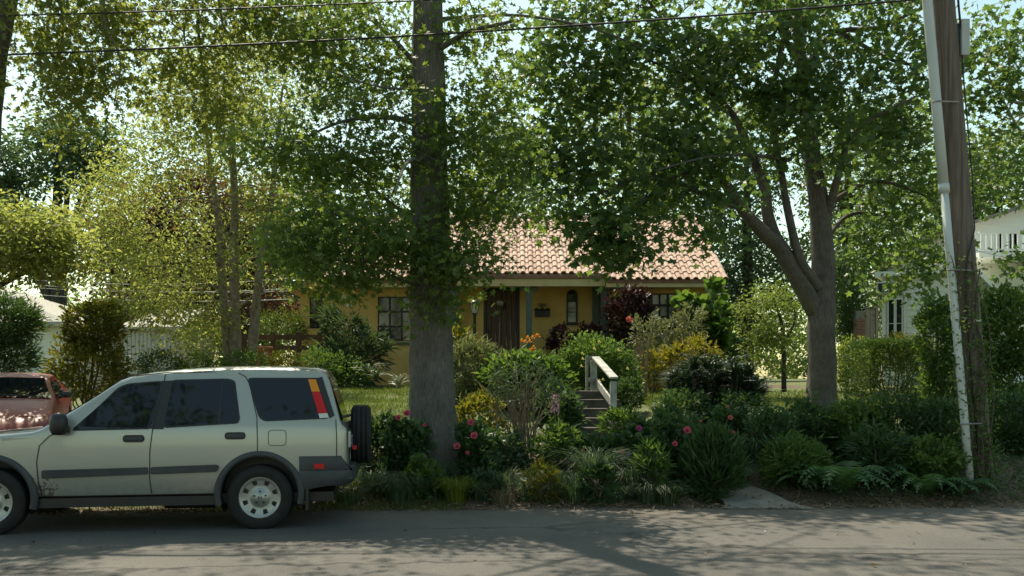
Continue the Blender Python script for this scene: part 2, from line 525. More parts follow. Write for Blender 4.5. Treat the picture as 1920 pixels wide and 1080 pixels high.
def bark(name, c1, c2, sc=9.0):
    m, nt, out = nodes_of(name)
    b = nt.nodes.new('ShaderNodeBsdfPrincipled'); b.inputs['Roughness'].default_value = 0.95; b.inputs['Specular IOR Level'].default_value = 0.2
    nt.links.new(b.outputs[0], out.inputs[0])
    tc = nt.nodes.new('ShaderNodeTexCoord'); mp = nt.nodes.new('ShaderNodeMapping'); mp.inputs['Scale'].default_value = (1.6, 1.6, .26)
    nt.links.new(tc.outputs['Object'], mp.inputs[0])
    wn_ = nt.nodes.new('ShaderNodeTexNoise'); wn_.inputs['Scale'].default_value = 5; wn_.inputs['Detail'].default_value = 6
    nt.links.new(mp.outputs[0], wn_.inputs['Vector'])
    wx = nt.nodes.new('ShaderNodeMixRGB'); wx.inputs[0].default_value = .10
    nt.links.new(mp.outputs[0], wx.inputs[1]); nt.links.new(wn_.outputs['Color'], wx.inputs[2])
    vo = nt.nodes.new('ShaderNodeTexVoronoi'); vo.feature = 'DISTANCE_TO_EDGE'; vo.inputs['Scale'].default_value = sc
    nt.links.new(wx.outputs[0], vo.inputs['Vector'])
    rp = nt.nodes.new('ShaderNodeMapRange'); rp.inputs[1].default_value = 0; rp.inputs[2].default_value = .16
    nt.links.new(vo.outputs['Distance'], rp.inputs[0])
    n2 = nt.nodes.new('ShaderNodeTexNoise'); n2.inputs['Scale'].default_value = 3; n2.inputs['Detail'].default_value = 9; n2.inputs['Roughness'].default_value = .7
    nt.links.new(tc.outputs['Object'], n2.inputs['Vector'])
    cr = nt.nodes.new('ShaderNodeValToRGB'); cr.color_ramp.elements[0].color = (*c1, 1); cr.color_ramp.elements[1].color = (*c2, 1)
    cr.color_ramp.elements[0].position = .32; cr.color_ramp.elements[1].position = .68
    nt.links.new(n2.outputs[0], cr.inputs[0])
    mx = nt.nodes.new('ShaderNodeMixRGB'); mx.blend_type = 'MULTIPLY'; mx.inputs[0].default_value = .22
    nt.links.new(cr.outputs[0], mx.inputs[1]); nt.links.new(rp.outputs[0], mx.inputs[2]); nt.links.new(mx.outputs[0], b.inputs['Base Color'])
    bp = nt.nodes.new('ShaderNodeBump'); bp.inputs['Strength'].default_value = .5; bp.inputs['Distance'].default_value = .02
    nt.links.new(rp.outputs[0], bp.inputs['Height']); nt.links.new(bp.outputs[0], b.inputs['Normal'])
bark('bark_oak', (0.105, 0.095, 0.087), (0.20, 0.183, 0.168), 19)
bark('bark_maple', (0.09, 0.08, 0.07), (0.18, 0.16, 0.14), 20)
def car_paint(name, c1, c2, dirt, metal=.45, rough=.34, coat=1.0, crough=.04, spec=.5):
    m, nt, out = nodes_of(name)
    b = nt.nodes.new('ShaderNodeBsdfPrincipled')
    nt.links.new(b.outputs[0], out.inputs[0])
    b.inputs['Metallic'].default_value = metal
    b.inputs['Roughness'].default_value = rough
    b.inputs['Coat Weight'].default_value = coat
    b.inputs['Coat Roughness'].default_value = crough
    tc = nt.nodes.new('ShaderNodeTexCoord')
    no = nt.nodes.new('ShaderNodeTexNoise'); no.inputs['Scale'].default_value = 2.0; no.inputs['Detail'].default_value = 8
    nt.links.new(tc.outputs['Object'], no.inputs['Vector'])
    cr = nt.nodes.new('ShaderNodeValToRGB')
    cr.color_ramp.elements[0].color = (*c1, 1); cr.color_ramp.elements[1].color = (*c2, 1)
    nt.links.new(no.outputs[0], cr.inputs[0])
    # road grime low on the flanks
    sx = nt.nodes.new('ShaderNodeSeparateXYZ'); nt.links.new(tc.outputs['Object'], sx.inputs[0])
    n2 = nt.nodes.new('ShaderNodeTexNoise'); n2.inputs['Scale'].default_value = 14; n2.inputs['Detail'].default_value = 8
    nt.links.new(tc.outputs['Object'], n2.inputs['Vector'])
    mr = nt.nodes.new('ShaderNodeMapRange')
    mr.inputs[1].default_value = 0.62; mr.inputs[2].default_value = 0.36; mr.inputs[3].default_value = 0; mr.inputs[4].default_value = 0.75
    nt.links.new(sx.outputs['Z'], mr.inputs[0])
    mu = nt.nodes.new('ShaderNodeMath'); mu.operation = 'MULTIPLY'
    nt.links.new(mr.outputs[0], mu.inputs[0]); nt.links.new(n2.outputs[0], mu.inputs[1])
    mx = nt.nodes.new('ShaderNodeMixRGB'); mx.inputs[2].default_value = (*dirt, 1)
    nt.links.new(mu.outputs[0], mx.inputs[0]); nt.links.new(cr.outputs[0], mx.inputs[1])
    ds = nt.nodes.new('ShaderNodeVectorMath'); ds.operation = 'DISTANCE'; ds.inputs[1].default_value = (2.12, .86, .42)
    nt.links.new(tc.outputs['Object'], ds.inputs[0])
    m2 = nt.nodes.new('ShaderNodeMapRange'); m2.inputs[1].default_value = .05; m2.inputs[2].default_value = .30; m2.inputs[3].default_value = .16; m2.inputs[4].default_value = -.12
    nt.links.new(ds.outputs['Value'], m2.inputs[0])
    n3 = nt.nodes.new('ShaderNodeTexNoise'); n3.inputs['Scale'].default_value = 34; n3.inputs['Detail'].default_value = 6
    nt.links.new(tc.outputs['Object'], n3.inputs['Vector'])
    s3 = nt.nodes.new('ShaderNodeMath'); s3.operation = 'ADD'; nt.links.new(m2.outputs[0], s3.inputs[0]); nt.links.new(n3.outputs[0], s3.inputs[1])
    g3 = nt.nodes.new('ShaderNodeMapRange'); g3.inputs[1].default_value = .60; g3.inputs[2].default_value = .66; g3.inputs[4].default_value = .8
    nt.links.new(s3.outputs[0], g3.inputs[0])
    mz = nt.nodes.new('ShaderNodeMixRGB'); mz.inputs[2].default_value = (0.10, 0.055, 0.04, 1)
    nt.links.new(g3.outputs[0], mz.inputs[0]); nt.links.new(mx.outputs[0], mz.inputs[1])
    nt.links.new(mz.outputs[0], b.inputs['Base Color'])
    return m
car_paint('paint_silver', (0.365, 0.372, 0.345), (0.40, 0.405, 0.372), (0.16, 0.14, 0.12))
car_paint('paint_red', (0.16, 0.009, 0.008), (0.19, 0.014, 0.011), (0.12, 0.06, 0.05), metal=0.0, rough=.42, coat=0.0, spec=.2)

leafmat('oak_leaf', [(0.068, 0.112, 0.040), (0.095, 0.145, 0.048), (0.13, 0.172, 0.056)], 0.56, (2.2, 2.1, 0.95))
leafmat('oak_leaf_pale', [(0.105, 0.135, 0.05), (0.13, 0.16, 0.056), (0.16, 0.18, 0.065)], 0.6, (2.2, 2.1, 1.0))
leafmat('maple_leaf', [(0.055, 0.10, 0.048), (0.075, 0.128, 0.054), (0.11, 0.155, 0.058)], 0.52, (2.2, 2.1, 0.95), rough=.42)
leafmat('birch_leaf', [(0.13, 0.165, 0.065), (0.16, 0.19, 0.075), (0.20, 0.215, 0.09)], 0.64, (2.3, 2.2, 1.15))
leafmat('copper_leaf', [(0.10, 0.05, 0.04), (0.13, 0.075, 0.045), (0.12, 0.12, 0.05)], 0.4, (2, 1.6, 0.9))
leafmat('far_dark_leaf', [(0.055, 0.10, 0.055), (0.075, 0.12, 0.06), (0.10, 0.14, 0.075)], 0.42, (1.9, 1.9, 1.0))
leafmat('far_light_leaf', [(0.095, 0.14, 0.042), (0.125, 0.17, 0.05), (0.155, 0.19, 0.06)], 0.48, (2, 2, .9))
leafmat('far_mid_leaf', [(0.065, 0.115, 0.04), (0.09, 0.14, 0.05), (0.12, 0.16, 0.055)], 0.45, (2, 2, .9))
leafmat('shrub_mid', [(0.055, 0.11, 0.03), (0.08, 0.14, 0.04), (0.115, 0.165, 0.048)], 0.4, (2, 2, .9))
leafmat('shrub_dark', [(0.035, 0.075, 0.032), (0.05, 0.095, 0.038), (0.07, 0.115, 0.048)], 0.32, (2, 2, .9), rough=0.4)
leafmat('shrub_spiky', [(0.014, 0.032, 0.018), (0.02, 0.042, 0.022), (0.032, 0.058, 0.028)], 0.12, rough=0.45, spec=0.25)
leafmat('shrub_yellow', [(0.17, 0.17, 0.03), (0.24, 0.22, 0.035), (0.12, 0.15, 0.03)], 0.35, (1.8, 1.6, 0.7))
leafmat('shrub_olive', [(0.100, 0.110, 0.020), (0.140, 0.140, 0.025), (0.060, 0.090, 0.020)], 0.42)
leafmat('shrub_pale', [(0.130, 0.160, 0.075), (0.170, 0.190, 0.100), (0.200, 0.210, 0.110)], 0.3, (1.5, 1.5, 0.9))
leafmat('shrub_burgundy', [(0.03, 0.016, 0.014), (0.045, 0.02, 0.018), (0.075, 0.025, 0.028)], 0.15, (1.5, 1, 1))
leafmat('shrub_blue', [(0.040, 0.075, 0.045), (0.055, 0.090, 0.055), (0.070, 0.110, 0.065)], 0.25)
leafmat('hedge_leaf', [(0.045, 0.09, 0.018), (0.065, 0.115, 0.022), (0.09, 0.145, 0.028)], 0.2, (1.8, 1.8, .8))
leafmat('juniper_leaf', [(0.050, 0.095, 0.020), (0.080, 0.125, 0.030), (0.100, 0.140, 0.035)], 0.3)
leafmat('grass_dark', [(0.05, 0.09, 0.045), (0.075, 0.115, 0.06), (0.11, 0.15, 0.085)], 0.32, (1.8, 1.9, 1))
leafmat('grass_yellow', [(0.120, 0.160, 0.020), (0.170, 0.200, 0.025), (0.100, 0.130, 0.020)], 0.35)
leafmat('grass_dry', [(0.220, 0.170, 0.100), (0.280, 0.220, 0.140), (0.170, 0.130, 0.080)], 0.15, (1.2, 1.1, 0.9))
leafmat('fern_leaf', [(0.05, 0.11, 0.045), (0.07, 0.135, 0.055), (0.09, 0.16, 0.065)], 0.4, (2, 2, 1))
leafmat('lawn_blade', [(0.070, 0.110, 0.028), (0.090, 0.135, 0.035), (0.130, 0.160, 0.050)], 0.35)
leafmat('rose_petal', [(0.550, 0.070, 0.130), (0.620, 0.120, 0.180)], 0.3, (1.2, 1, 1))
leafmat('coral_petal', [(0.600, 0.140, 0.090), (0.620, 0.200, 0.140)], 0.3, (1.2, 1, 1))
leafmat('magenta_petal', [(0.450, 0.050, 0.200), (0.500, 0.080, 0.250)], 0.3, (1.2, 1, 1))
leafmat('orange_petal', [(0.680, 0.260, 0.030), (0.720, 0.330, 0.040)], 0.35, (1.2, 1.1, 1))
leafmat('yellow_petal', [(0.700, 0.600, 0.120), (0.720, 0.640, 0.200)], 0.35, (1.1, 1.1, 1))
leafmat('mauve_petal', [(0.420, 0.260, 0.320), (0.500, 0.340, 0.400)], 0.3, (1.1, 1, 1))
leafmat('pink_petal', [(0.660, 0.380, 0.420), (0.700, 0.460, 0.480)], 0.3, (1.1, 1, 1))
leafmat('agave_leaf', [(0.240, 0.270, 0.190), (0.300, 0.320, 0.240)], 0.15, (1.2, 1.2, 1))

# ------------------------------------------------------------------ terrain and road
def yedge(x):
    return np.interp(x, [-60, -8, -5, -2, 1.3, 6.3, 12, 60], [4.0, 9.85, 10.3, 10.65, 10.8, 10.92, 10.95, 10.0])
def smooth01(t):
    t = np.clip(t, 0, 1); return t * t * (3 - 2 * t)
def gz(x, y):
    x = np.asarray(x, float); y = np.asarray(y, float)
    yy = y + (10.8 - yedge(x))
    a = np.interp(yy, [10.3, 10.7, 11.0, 11.6, 12.5, 14, 15.6, 16.4, 18, 22, 26, 40, 90, 400], [-0.06, -.03, .03, .17, .44, .74, 1.05, 1.14, 1.18, 1.34, 1.45, 1.6, 1.9, 2.2])
    r = smooth01((x - 3.2) / 2.0)
    a = a * (1 - 0.12 * r * (1 - smooth01((y - 19) / 4)))
    d = np.interp(yy, [10.3, 10.7, 11.2, 15.5, 18.5, 27, 40, 90, 400], [-0.06, -.03, .04, .36, .5, 1.05, 1.5, 1.9, 2.2])
    w = smooth01((-5.0 - x) / 1.3)
    z = a * (1 - w) + d * w
    # the walk cuts through the bank to the steps
    pw, pz = path_cut(x, y)
    z = z * (1 - pw) + np.minimum(z, pz) * pw
    z = z + 0.02 * np.sin(x * 2.1 + 1) * np.sin(y * 1.7) * smooth01((yy - 11.2) / 1)
    return z
STEP_X0, STEP_X1 = 1.02, 2.02
def path_cut(x, y):
    # centre line of the concrete walk from the road to the foot of the steps
    yy = np.clip(y, 10.6, 14.3)
    cx = np.interp(yy, [10.6, 11.4, 12.4, 13.4, 14.3], [3.14, 3.0, 2.45, 1.85, 1.55])
    zz = np.interp(y, [10.6, 11.3, 13.2, 14.25, 14.3, 15.7], [-0.02, .06, .42, .62, .62, 1.05])
    hw = 0.5
    w = 1 - smooth01((np.abs(x - cx) - hw) / 0.35)
    w = w * (1 - smooth01((y - 15.7) / 0.4))
    return w, zz - 0.06

xs = np.concatenate([np.linspace(-400, -40, 10), np.linspace(-36, -12, 13), np.linspace(-11, 11, 111), np.linspace(12, 36, 13), np.linspace(40, 400, 10)])
ys = np.concatenate([np.linspace(-200, 9, 12), np.linspace(9.2, 20, 91), np.linspace(20.5, 32, 24), np.linspace(34, 60, 10), np.linspace(70, 600, 12)])
GX, GY = np.meshgrid(xs, ys)
GZ = gz(GX, GY)
V = np.stack([GX.ravel(), GY.ravel(), GZ.ravel()], 1)
nx = len(xs); idx = np.arange(len(V)).reshape(len(ys), nx)
Q = np.stack([idx[:-1, :-1].ravel(), idx[:-1, 1:].ravel(), idx[1:, 1:].ravel(), idx[1:, :-1].ravel()], 1)
gme = flat_mesh('ground', V, Q, True)
# which soil: 1 = planting bed / bare earth, 0 = turf
bedw = smooth01((GX + 2.9) / 0.5) * (1 - smooth01((GY - np.interp(GX, [-3, 0, 1.2, 3, 5, 8, 12], [12.9, 13.6, 14.2, 14.6, 13.8, 13.4, 13.4])) / 0.4))
bedw = np.maximum(bedw, 1 - smooth01((GY - yedge(GX) - 0.12) / 0.25))
bedw = np.maximum(bedw, smooth01((GY - 23.2) / 0.6) * (np.abs(GX) < 8))
at = gme.attributes.new('bed', 'FLOAT', 'POINT'); at.data.foreach_set('value', bedw.ravel().astype(np.float32))
m, nt, out = nodes_of('ground')
b = nt.nodes.new('ShaderNodeBsdfPrincipled'); b.inputs['Roughness'].default_value = 0.95
nt.links.new(b.outputs[0], out.inputs[0])
tc = nt.nodes.new('ShaderNodeTexCoord')
n1 = nt.nodes.new('ShaderNodeTexNoise'); n1.inputs['Scale'].default_value = 1.3; n1.inputs['Detail'].default_value = 8
n2 = nt.nodes.new('ShaderNodeTexNoise'); n2.inputs['Scale'].default_value = 22; n2.inputs['Detail'].default_value = 8
for n in (n1, n2): nt.links.new(tc.outputs['Object'], n.inputs['Vector'])
c1 = nt.nodes.new('ShaderNodeValToRGB'); c1.color_ramp.elements[0].color = (0.075, 0.10, 0.03, 1); c1.color_ramp.elements[1].color = (0.14, 0.155, 0.055, 1)
c1.color_ramp.elements[0].position = .35; c1.color_ramp.elements[1].position = .68
c2 = nt.nodes.new('ShaderNodeValToRGB'); c2.color_ramp.elements[0].color = (0.055, 0.04, 0.028, 1); c2.color_ramp.elements[1].color = (0.17, 0.125, 0.085, 1)
c2.color_ramp.elements[0].position = .35; c2.color_ramp.elements[1].position = .65
nt.links.new(n1.outputs[0], c1.inputs[0]); nt.links.new(n2.outputs[0], c2.inputs[0])
aa = nt.nodes.new('ShaderNodeAttribute'); aa.attribute_name = 'bed'
mx = nt.nodes.new('ShaderNodeMixRGB')
nt.links.new(aa.outputs['Fac'], mx.inputs[0]); nt.links.new(c1.outputs[0], mx.inputs[1]); nt.links.new(c2.outputs[0], mx.inputs[2])
nt.links.new(mx.outputs[0], b.inputs['Base Color'])
bp = nt.nodes.new('ShaderNodeBump'); bp.inputs['Strength'].default_value = .6; bp.inputs['Distance'].default_value = .03
nt.links.new(n2.outputs[0], bp.inputs['Height']); nt.links.new(bp.outputs[0], b.inputs['Normal'])
ground = link('ground', gme, 'ground'); tag(ground, 'lawn and earth bank rising from the road to the houses', 'ground', kind='structure')

# road with a ragged edge, slightly crowned
m, nt, out = nodes_of('asphalt')
b = nt.nodes.new('ShaderNodeBsdfPrincipled'); b.inputs['Roughness'].default_value = 0.88
nt.links.new(b.outputs[0], out.inputs[0])
tc = nt.nodes.new('ShaderNodeTexCoord')
na = nt.nodes.new('ShaderNodeTexNoise'); na.inputs['Scale'].default_value = 0.5; na.inputs['Detail'].default_value = 7
nb = nt.nodes.new('ShaderNodeTexNoise'); nb.inputs['Scale'].default_value = 60; nb.inputs['Detail'].default_value = 5
nc = nt.nodes.new('ShaderNodeTexNoise'); nc.inputs['Scale'].default_value = 3.0; nc.inputs['Detail'].default_value = 8
mpc = nt.nodes.new('ShaderNodeMapping'); mpc.inputs['Scale'].default_value = (0.16, 0.9, 1)
nt.links.new(tc.outputs['Object'], mpc.inputs[0])
vo = nt.nodes.new('ShaderNodeTexVoronoi'); vo.feature = 'DISTANCE_TO_EDGE'; vo.inputs['Scale'].default_value = 0.9
dn = nt.nodes.new('ShaderNodeMixRGB'); dn.inputs[0].default_value = 0.22
nt.links.new(mpc.outputs[0], dn.inputs[1]); nt.links.new(nc.outputs['Color'], dn.inputs[2]); nt.links.new(dn.outputs[0], vo.inputs['Vector'])
for n in (na, nb, nc): nt.links.new(tc.outputs['Object'], n.inputs['Vector'])
ca = nt.nodes.new('ShaderNodeValToRGB'); ca.color_ramp.elements[0].color = (0.066, 0.064, 0.059, 1); ca.color_ramp.elements[1].color = (0.122, 0.114, 0.101, 1)
ca.color_ramp.elements[0].position = .3; ca.color_ramp.elements[1].position = .7
nt.links.new(na.outputs[0], ca.inputs[0])
mb_ = nt.nodes.new('ShaderNodeMixRGB'); mb_.blend_type = 'OVERLAY'; mb_.inputs[0].default_value = 0.55
nt.links.new(ca.outputs[0], mb_.inputs[1]); nt.links.new(nb.outputs[0], mb_.inputs[2])
lt = nt.nodes.new('ShaderNodeMapRange'); lt.inputs[1].default_value = 0.0; lt.inputs[2].default_value = 0.022; lt.inputs[3].default_value = 1; lt.inputs[4].default_value = 0
nt.links.new(vo.outputs['Distance'], lt.inputs[0])
gate = nt.nodes.new('ShaderNodeMapRange'); gate.inputs[1].default_value = .44; gate.inputs[2].default_value = .5
nt.links.new(na.outputs[0], gate.inputs[0])
mm = nt.nodes.new('ShaderNodeMath'); mm.operation = 'MULTIPLY'; nt.links.new(lt.outputs[0], mm.inputs[0]); nt.links.new(gate.outputs[0], mm.inputs[1])
mk = nt.nodes.new('ShaderNodeMixRGB'); mk.inputs[2].default_value = (0.035, 0.033, 0.03, 1)
nt.links.new(mm.outputs[0], mk.inputs[0]); nt.links.new(mb_.outputs[0], mk.inputs[1])
# drifted dust along the edge
sx = nt.nodes.new('ShaderNodeSeparateXYZ'); nt.links.new(tc.outputs['Object'], sx.inputs[0])
du = nt.nodes.new('ShaderNodeMapRange'); du.inputs[1].default_value = 9.2; du.inputs[2].default_value = 10.9; du.inputs[4].default_value = 0.95
nt.links.new(sx.outputs['Y'], du.inputs[0])
dm = nt.nodes.new('ShaderNodeMath'); dm.operation = 'MULTIPLY'; nt.links.new(du.outputs[0], dm.inputs[0]); nt.links.new(nc.outputs[0], dm.inputs[1])
md = nt.nodes.new('ShaderNodeMixRGB'); md.inputs[2].default_value = (0.18, 0.15, 0.115, 1)
nt.links.new(dm.outputs[0], md.inputs[0]); nt.links.new(mk.outputs[0], md.inputs[1]); nt.links.new(md.outputs[0], b.inputs['Base Color'])
bp = nt.nodes.new('ShaderNodeBump'); bp.inputs['Strength'].default_value = .5; bp.inputs['Distance'].default_value = .008
nt.links.new(nb.outputs[0], bp.inputs['Height']); nt.links.new(bp.outputs[0], b.inputs['Normal'])
rxs = np.concatenate([np.linspace(-60, -10, 11), np.linspace(-9.5, 10, 196), np.linspace(11, 60, 11)])
rows = []
for t in np.linspace(0, 1, 14):
    e = yedge(rxs) + 0.05 * np.sin(rxs * 1.9) + 0.03 * np.sin(rxs * 5.3 + 1) + RNG.normal(size=len(rxs)) * 0.015
    yv = -3 + (e + 3) * t
    zv = 0.05 * (1 - ((yv - 4) / 8.0) ** 2) * 0.6 + 0.0
    rows.append(np.stack([rxs, yv, np.maximum(zv, -0.015) * 0.5], 1))
V = np.concatenate(rows); idx = np.arange(len(V)).reshape(14, len(rxs))
Q = np.stack([idx[:-1, :-1].ravel(), idx[:-1, 1:].ravel(), idx[1:, 1:].ravel(), idx[1:, :-1].ravel()], 1)
road = link('road', flat_mesh('road', V, Q, True), 'asphalt'); tag(road, 'worn grey asphalt street with cracks and dusty edge', 'road', kind='structure')

# concrete walk
cy = np.linspace(10.72, 14.2, 18); vs, fs = [], []
for i, y in enumerate(cy):
    cx = float(np.interp(y, [10.6, 11.4, 12.4, 13.4, 14.3], [3.14, 3.0, 2.45, 1.85, 1.55]))
    hw = 0.40 + (0.16 if i == 0 else 0.06 if i == 1 else 0)
    z = float(np.interp(y, [10.6, 11.3, 13.2, 14.25], [0.000, .075, .43, .63]))
    vs += [(cx - hw, y, z), (cx + hw, y, z)]
    if i: fs.append((2 * i - 2, 2 * i - 1, 2 * i + 1, 2 * i))
walk = MB().add(vs, fs).build('path', 'concrete')
tag(walk, 'pale concrete walk curving from the road to the steps', 'path', kind='structure')

# driveway of the house on the left
vs, fs = [], []
for i, y in enumerate(np.linspace(10.2, 26, 24)):
    for j, x in enumerate(np.linspace(-10.6, -6.4, 6)):
        vs.append((x, y, float(gz(x, y)) + 0.012))
for i in range(23):
    for j in range(5):
        a = i * 6 + j; fs.append((a, a + 1, a + 7, a + 6))
tag(MB().add(vs, fs).build('driveway', 'concrete', smooth=True), 'concrete driveway under the red car', 'driveway', kind='structure')

def G(x, y, dz=0.0):
    return np.array((x, y, float(gz(x, y)) + dz))

# ------------------------------------------------------------------ house
WY = 25.2      # plane of the front wall
PY = 26.0      # back wall of the porch
FL = 2.03      # floor
EY, EZ = 24.6, 4.36     # eave of the main roof
RY, RZ = 28.6, 6.76     # ridge
SL = (RZ - EZ) / (RY - EY)
HX0, HX1 = PX(612, WY), PX(1357, WY)
PX0, PX1 = PX(848, WY), PX(1133, WY)
house = thing('yellow_house', 'yellow stucco bungalow with terracotta tile roof and green porch posts', 'house', (0, WY, 1.4))

def wall_with_holes(mb, x0, x1, z0, z1, Y, holes, depth=0.14, arch=None):
    xc = sorted({x0, x1, *[h[0] for h in holes], *[h[1] for h in holes]})
    zc = sorted({z0, z1, *[h[2] for h in holes], *[h[3] for h in holes]})
    for i in range(len(xc) - 1):
        for j in range(len(zc) - 1):
            cx, cz = (xc[i] + xc[i + 1]) / 2, (zc[j] + zc[j + 1]) / 2
            if any(h[0] < cx < h[1] and h[2] < cz < h[3] for h in holes): continue
            mb.add([(xc[i], Y, zc[j]), (xc[i + 1], Y, zc[j]), (xc[i + 1], Y, zc[j + 1]), (xc[i], Y, zc[j + 1])], [(0, 1, 2, 3)])
    for a, b, c, d in [h[:4] for h in holes]:
        mb.add([(a, Y, c), (b, Y, c), (b, Y, d), (a, Y, d), (a, Y + depth, c), (b, Y + depth, c), (b, Y + depth, d), (a, Y + depth, d)],
               [(0, 4, 5, 1), (1, 5, 6, 2), (2, 6, 7, 3), (3, 7, 4, 0)])

# openings
RW = (PX(1207, WY), PX(1268, WY), PZ(636, WY), PZ(550, WY))
LW = (PX(708, WY), PX(775, WY), PZ(640, WY), PZ(556, WY))
DR = (PX(908, PY), PX(973, PY), FL, PZ(541, PY))
AW = (PX(1062, PY), PX(1083, PY), PZ(606, PY), PZ(543, PY))
wl = MB()
WT = EZ + (WY - EY) * SL - 0.05
wall_with_holes(wl, HX0, PX0, 1.2, WT, WY, [LW])
wall_with_holes(wl, PX1, HX1, 1.2, WT, WY, [RW])
wall_with_holes(wl, PX0, PX1, FL - .05, 4.75, PY, [DR, AW])
wl.add([(PX0, WY, 1.2), (PX0, PY, 1.2), (PX0, PY, 4.75), (PX0, WY, WT)], [(0, 1, 2, 3)])
wl.add([(PX1, WY, 1.2), (PX1, PY, 1.2), (PX1, PY, 4.75), (PX1, WY, WT)], [(3, 2, 1, 0)])
# gable ends and back
for X in (HX0, HX1):
    wl.add([(X, WY, 1.2), (X, 32.0, 1.2), (X, 32.0, WT), (X, RY, RZ - .1), (X, WY, WT)], [(0, 1, 2, 3, 4)])
wl.add([(HX0, 32, 1.2), (HX1, 32, 1.2), (HX1, 32, WT), (HX0, 32, WT)], [(0, 1, 2, 3)])
wl.build('wall', 'stucco', house)
# porch floor, ceiling
MB().box(PX0, PX1, WY - .35, PY, FL - .9, FL - .02).build('porch_floor', 'concrete', house)
MB().box(PX0 + .01, PX1 - .01, WY - .2, PY - .002, 4.42, 4.47).build('porch_ceiling', 'trim_cream', house)

# roof deck
roofX0, roofX1 = PX(606, EY), PX(1361, EY)
PEX0, PEX1 = PX(800, EY), PX(1137, EY)     # stretch where the eave is cut back over the porch
rd = MB()
def slope_slab(mb, x0, x1, ya, yb, th=0.10, off=0.0):
    za, zb = EZ + (ya - EY) * SL - off, EZ + (yb - EY) * SL - off
    mb.add([(x0, ya, za), (x1, ya, za), (x1, yb, zb), (x0, yb, zb), (x0, ya, za - th), (x1, ya, za - th), (x1, yb, zb - th), (x0, yb, zb - th)],
           [(0, 1, 2, 3), (7, 6, 5, 4), (0, 4, 5, 1), (1, 5, 6, 2), (2, 6, 7, 3), (3, 7, 4, 0)])
slope_slab(rd, roofX0, PEX0, EY + .03, RY)
slope_slab(rd, PEX0, PEX1, EY + .28, RY)
slope_slab(rd, PEX1, roofX1, EY + .03, RY)
zb = EZ + .03
rd.add([(roofX0, RY, RZ), (roofX1, RY, RZ), (roofX1, 32.6, EZ), (roofX0, 32.6, EZ), (roofX0, RY, RZ - .1), (roofX1, RY, RZ - .1), (roofX1, 32.6, EZ - .1), (roofX0, 32.6, EZ - .1)],
       [(0, 1, 2, 3), (7, 6, 5, 4), (1, 5, 6, 2), (2, 6, 7, 3), (3, 7, 4, 0)])
roof = rd.build('roof', 'terracotta_shaded', house)
# fascia boards
fb = MB()
fb.box(roofX0 + .02, PEX0 - .003, EY + .05, EY + .09, EZ - .19, EZ - .075)
fb.box(PEX1 + .003, roofX1 - .02, EY + .05, EY + .09, EZ - .19, EZ - .075)
fb.box(PEX0, PEX1, EY + .30, EY + .36, EZ - .14, EZ + .06)
fb.box(PEX1 + .003, roofX1 - .02, EY + .09, WY, EZ - .185, EZ - .16)
fb.box(roofX0 + .02, PEX0 - .003, EY + .09, WY, EZ - .185, EZ - .16)
fb.box(roofX1 - .10, roofX1 - .06, EY + .09, EY + .62, EZ - .33, EZ - .19)
fb.build('fascia', 'trim_cream', house)

# tiles: S profile, one mesh shared by every tile
PITCH, ROWL = 0.2265, 0.365
ncol = int((roofX1 - roofX0) / PITCH); PITCH = (roofX1 - roofX0) / ncol
slope_len = math.hypot(RY - EY, RZ - EZ); nrow = int(slope_len / ROWL); ROWL = slope_len / nrow
def tile_mesh():
    prof = []
    for t in np.linspace(0, math.pi, 7):
        prof.append((-PITCH * 0.18 - math.cos(t) * PITCH * 0.32, math.sin(t) * 0.062 + 0.012))
    prof += [(PITCH * 0.26, 0.002), (PITCH * 0.42, 0.002), (PITCH * .50, 0.014)]
    mb = MB(); n = len(prof)
    L = ROWL + 0.06
    for (l, lift, sc) in ((0, 0.030, 1.0), (L, 0.004, 0.92)):
        for (a, h) in prof: mb.v.append((a * sc, l, h * sc + lift))
    for (a, h) in prof: mb.v.append((a, 0.0, max(h - 0.02, -0.004) + 0.012))
    for i in range(n - 1):
        mb.f.append((i, i + 1, n + i + 1, n + i)); mb.f.append((2 * n + i, 2 * n + i + 1, i + 1, i))
    return mb.mesh('tile', smooth=False)
tme = tile_mesh(); tme.materials.append(MATS['roof_tile'])
ang = math.atan(SL)
Rt = Matrix.Rotation(ang, 4, 'X')
slots = []
for c in range(ncol):
    X = roofX0 + (c + .5) * PITCH
    for r in range(nrow):
        if r == 0 and PEX0 < X < PEX1: continue
        s = r * ROWL
        slots.append((X, EY + s * math.cos(ang), EZ + s * math.sin(ang), c, r))
def tile_rank(s):
    X, Y, Z, c, r = s
    vis = 0 if X > 1.75 else (1 if X > -0.2 else 2)      # the right-hand slope shows best between the trees
    return (vis, r)
slots.sort(key=tile_rank)
hb = np.array((0, WY, 1.4)); rest = MB()
tv = [Vector(v.co) for v in tme.vertices]; tf = [tuple(p.vertices) for p in tme.polygons]
rr = random.Random(4)
for i, (X, Y, Z, c, r) in enumerate(slots):
    jit = Matrix.Rotation(rr.uniform(-.02, .02), 4, 'Z') @ Matrix.Rotation(rr.uniform(-.012, .012), 4, 'X')
    M = Matrix.Translation((X + rr.uniform(-.006, .006), Y, Z + rr.uniform(0, .006))) @ Rt @ jit
    if i < 300:
        o = bpy.data.objects.new('tile', tme); COL.objects.link(o); o.parent = roof
        o.matrix_local = Matrix.Translation(tuple(-hb)) @ M
    else:
        rest.add([M @ v for v in tv], tf)
# ridge caps
for X in np.arange(roofX0 + .15, roofX1, .33):
    vs = []
    for k, xx in enumerate((X - .19, X + .17)):
        for t in np.linspace(0, math.pi, 7):
            q = .13 - .015 * k
            vs.append((xx, RY - math.cos(t) * q, RZ + .02 + math.sin(t) * q))
    rest.add(vs, [(j, j + 1, 8 + j, 7 + j) for j in range(6)])
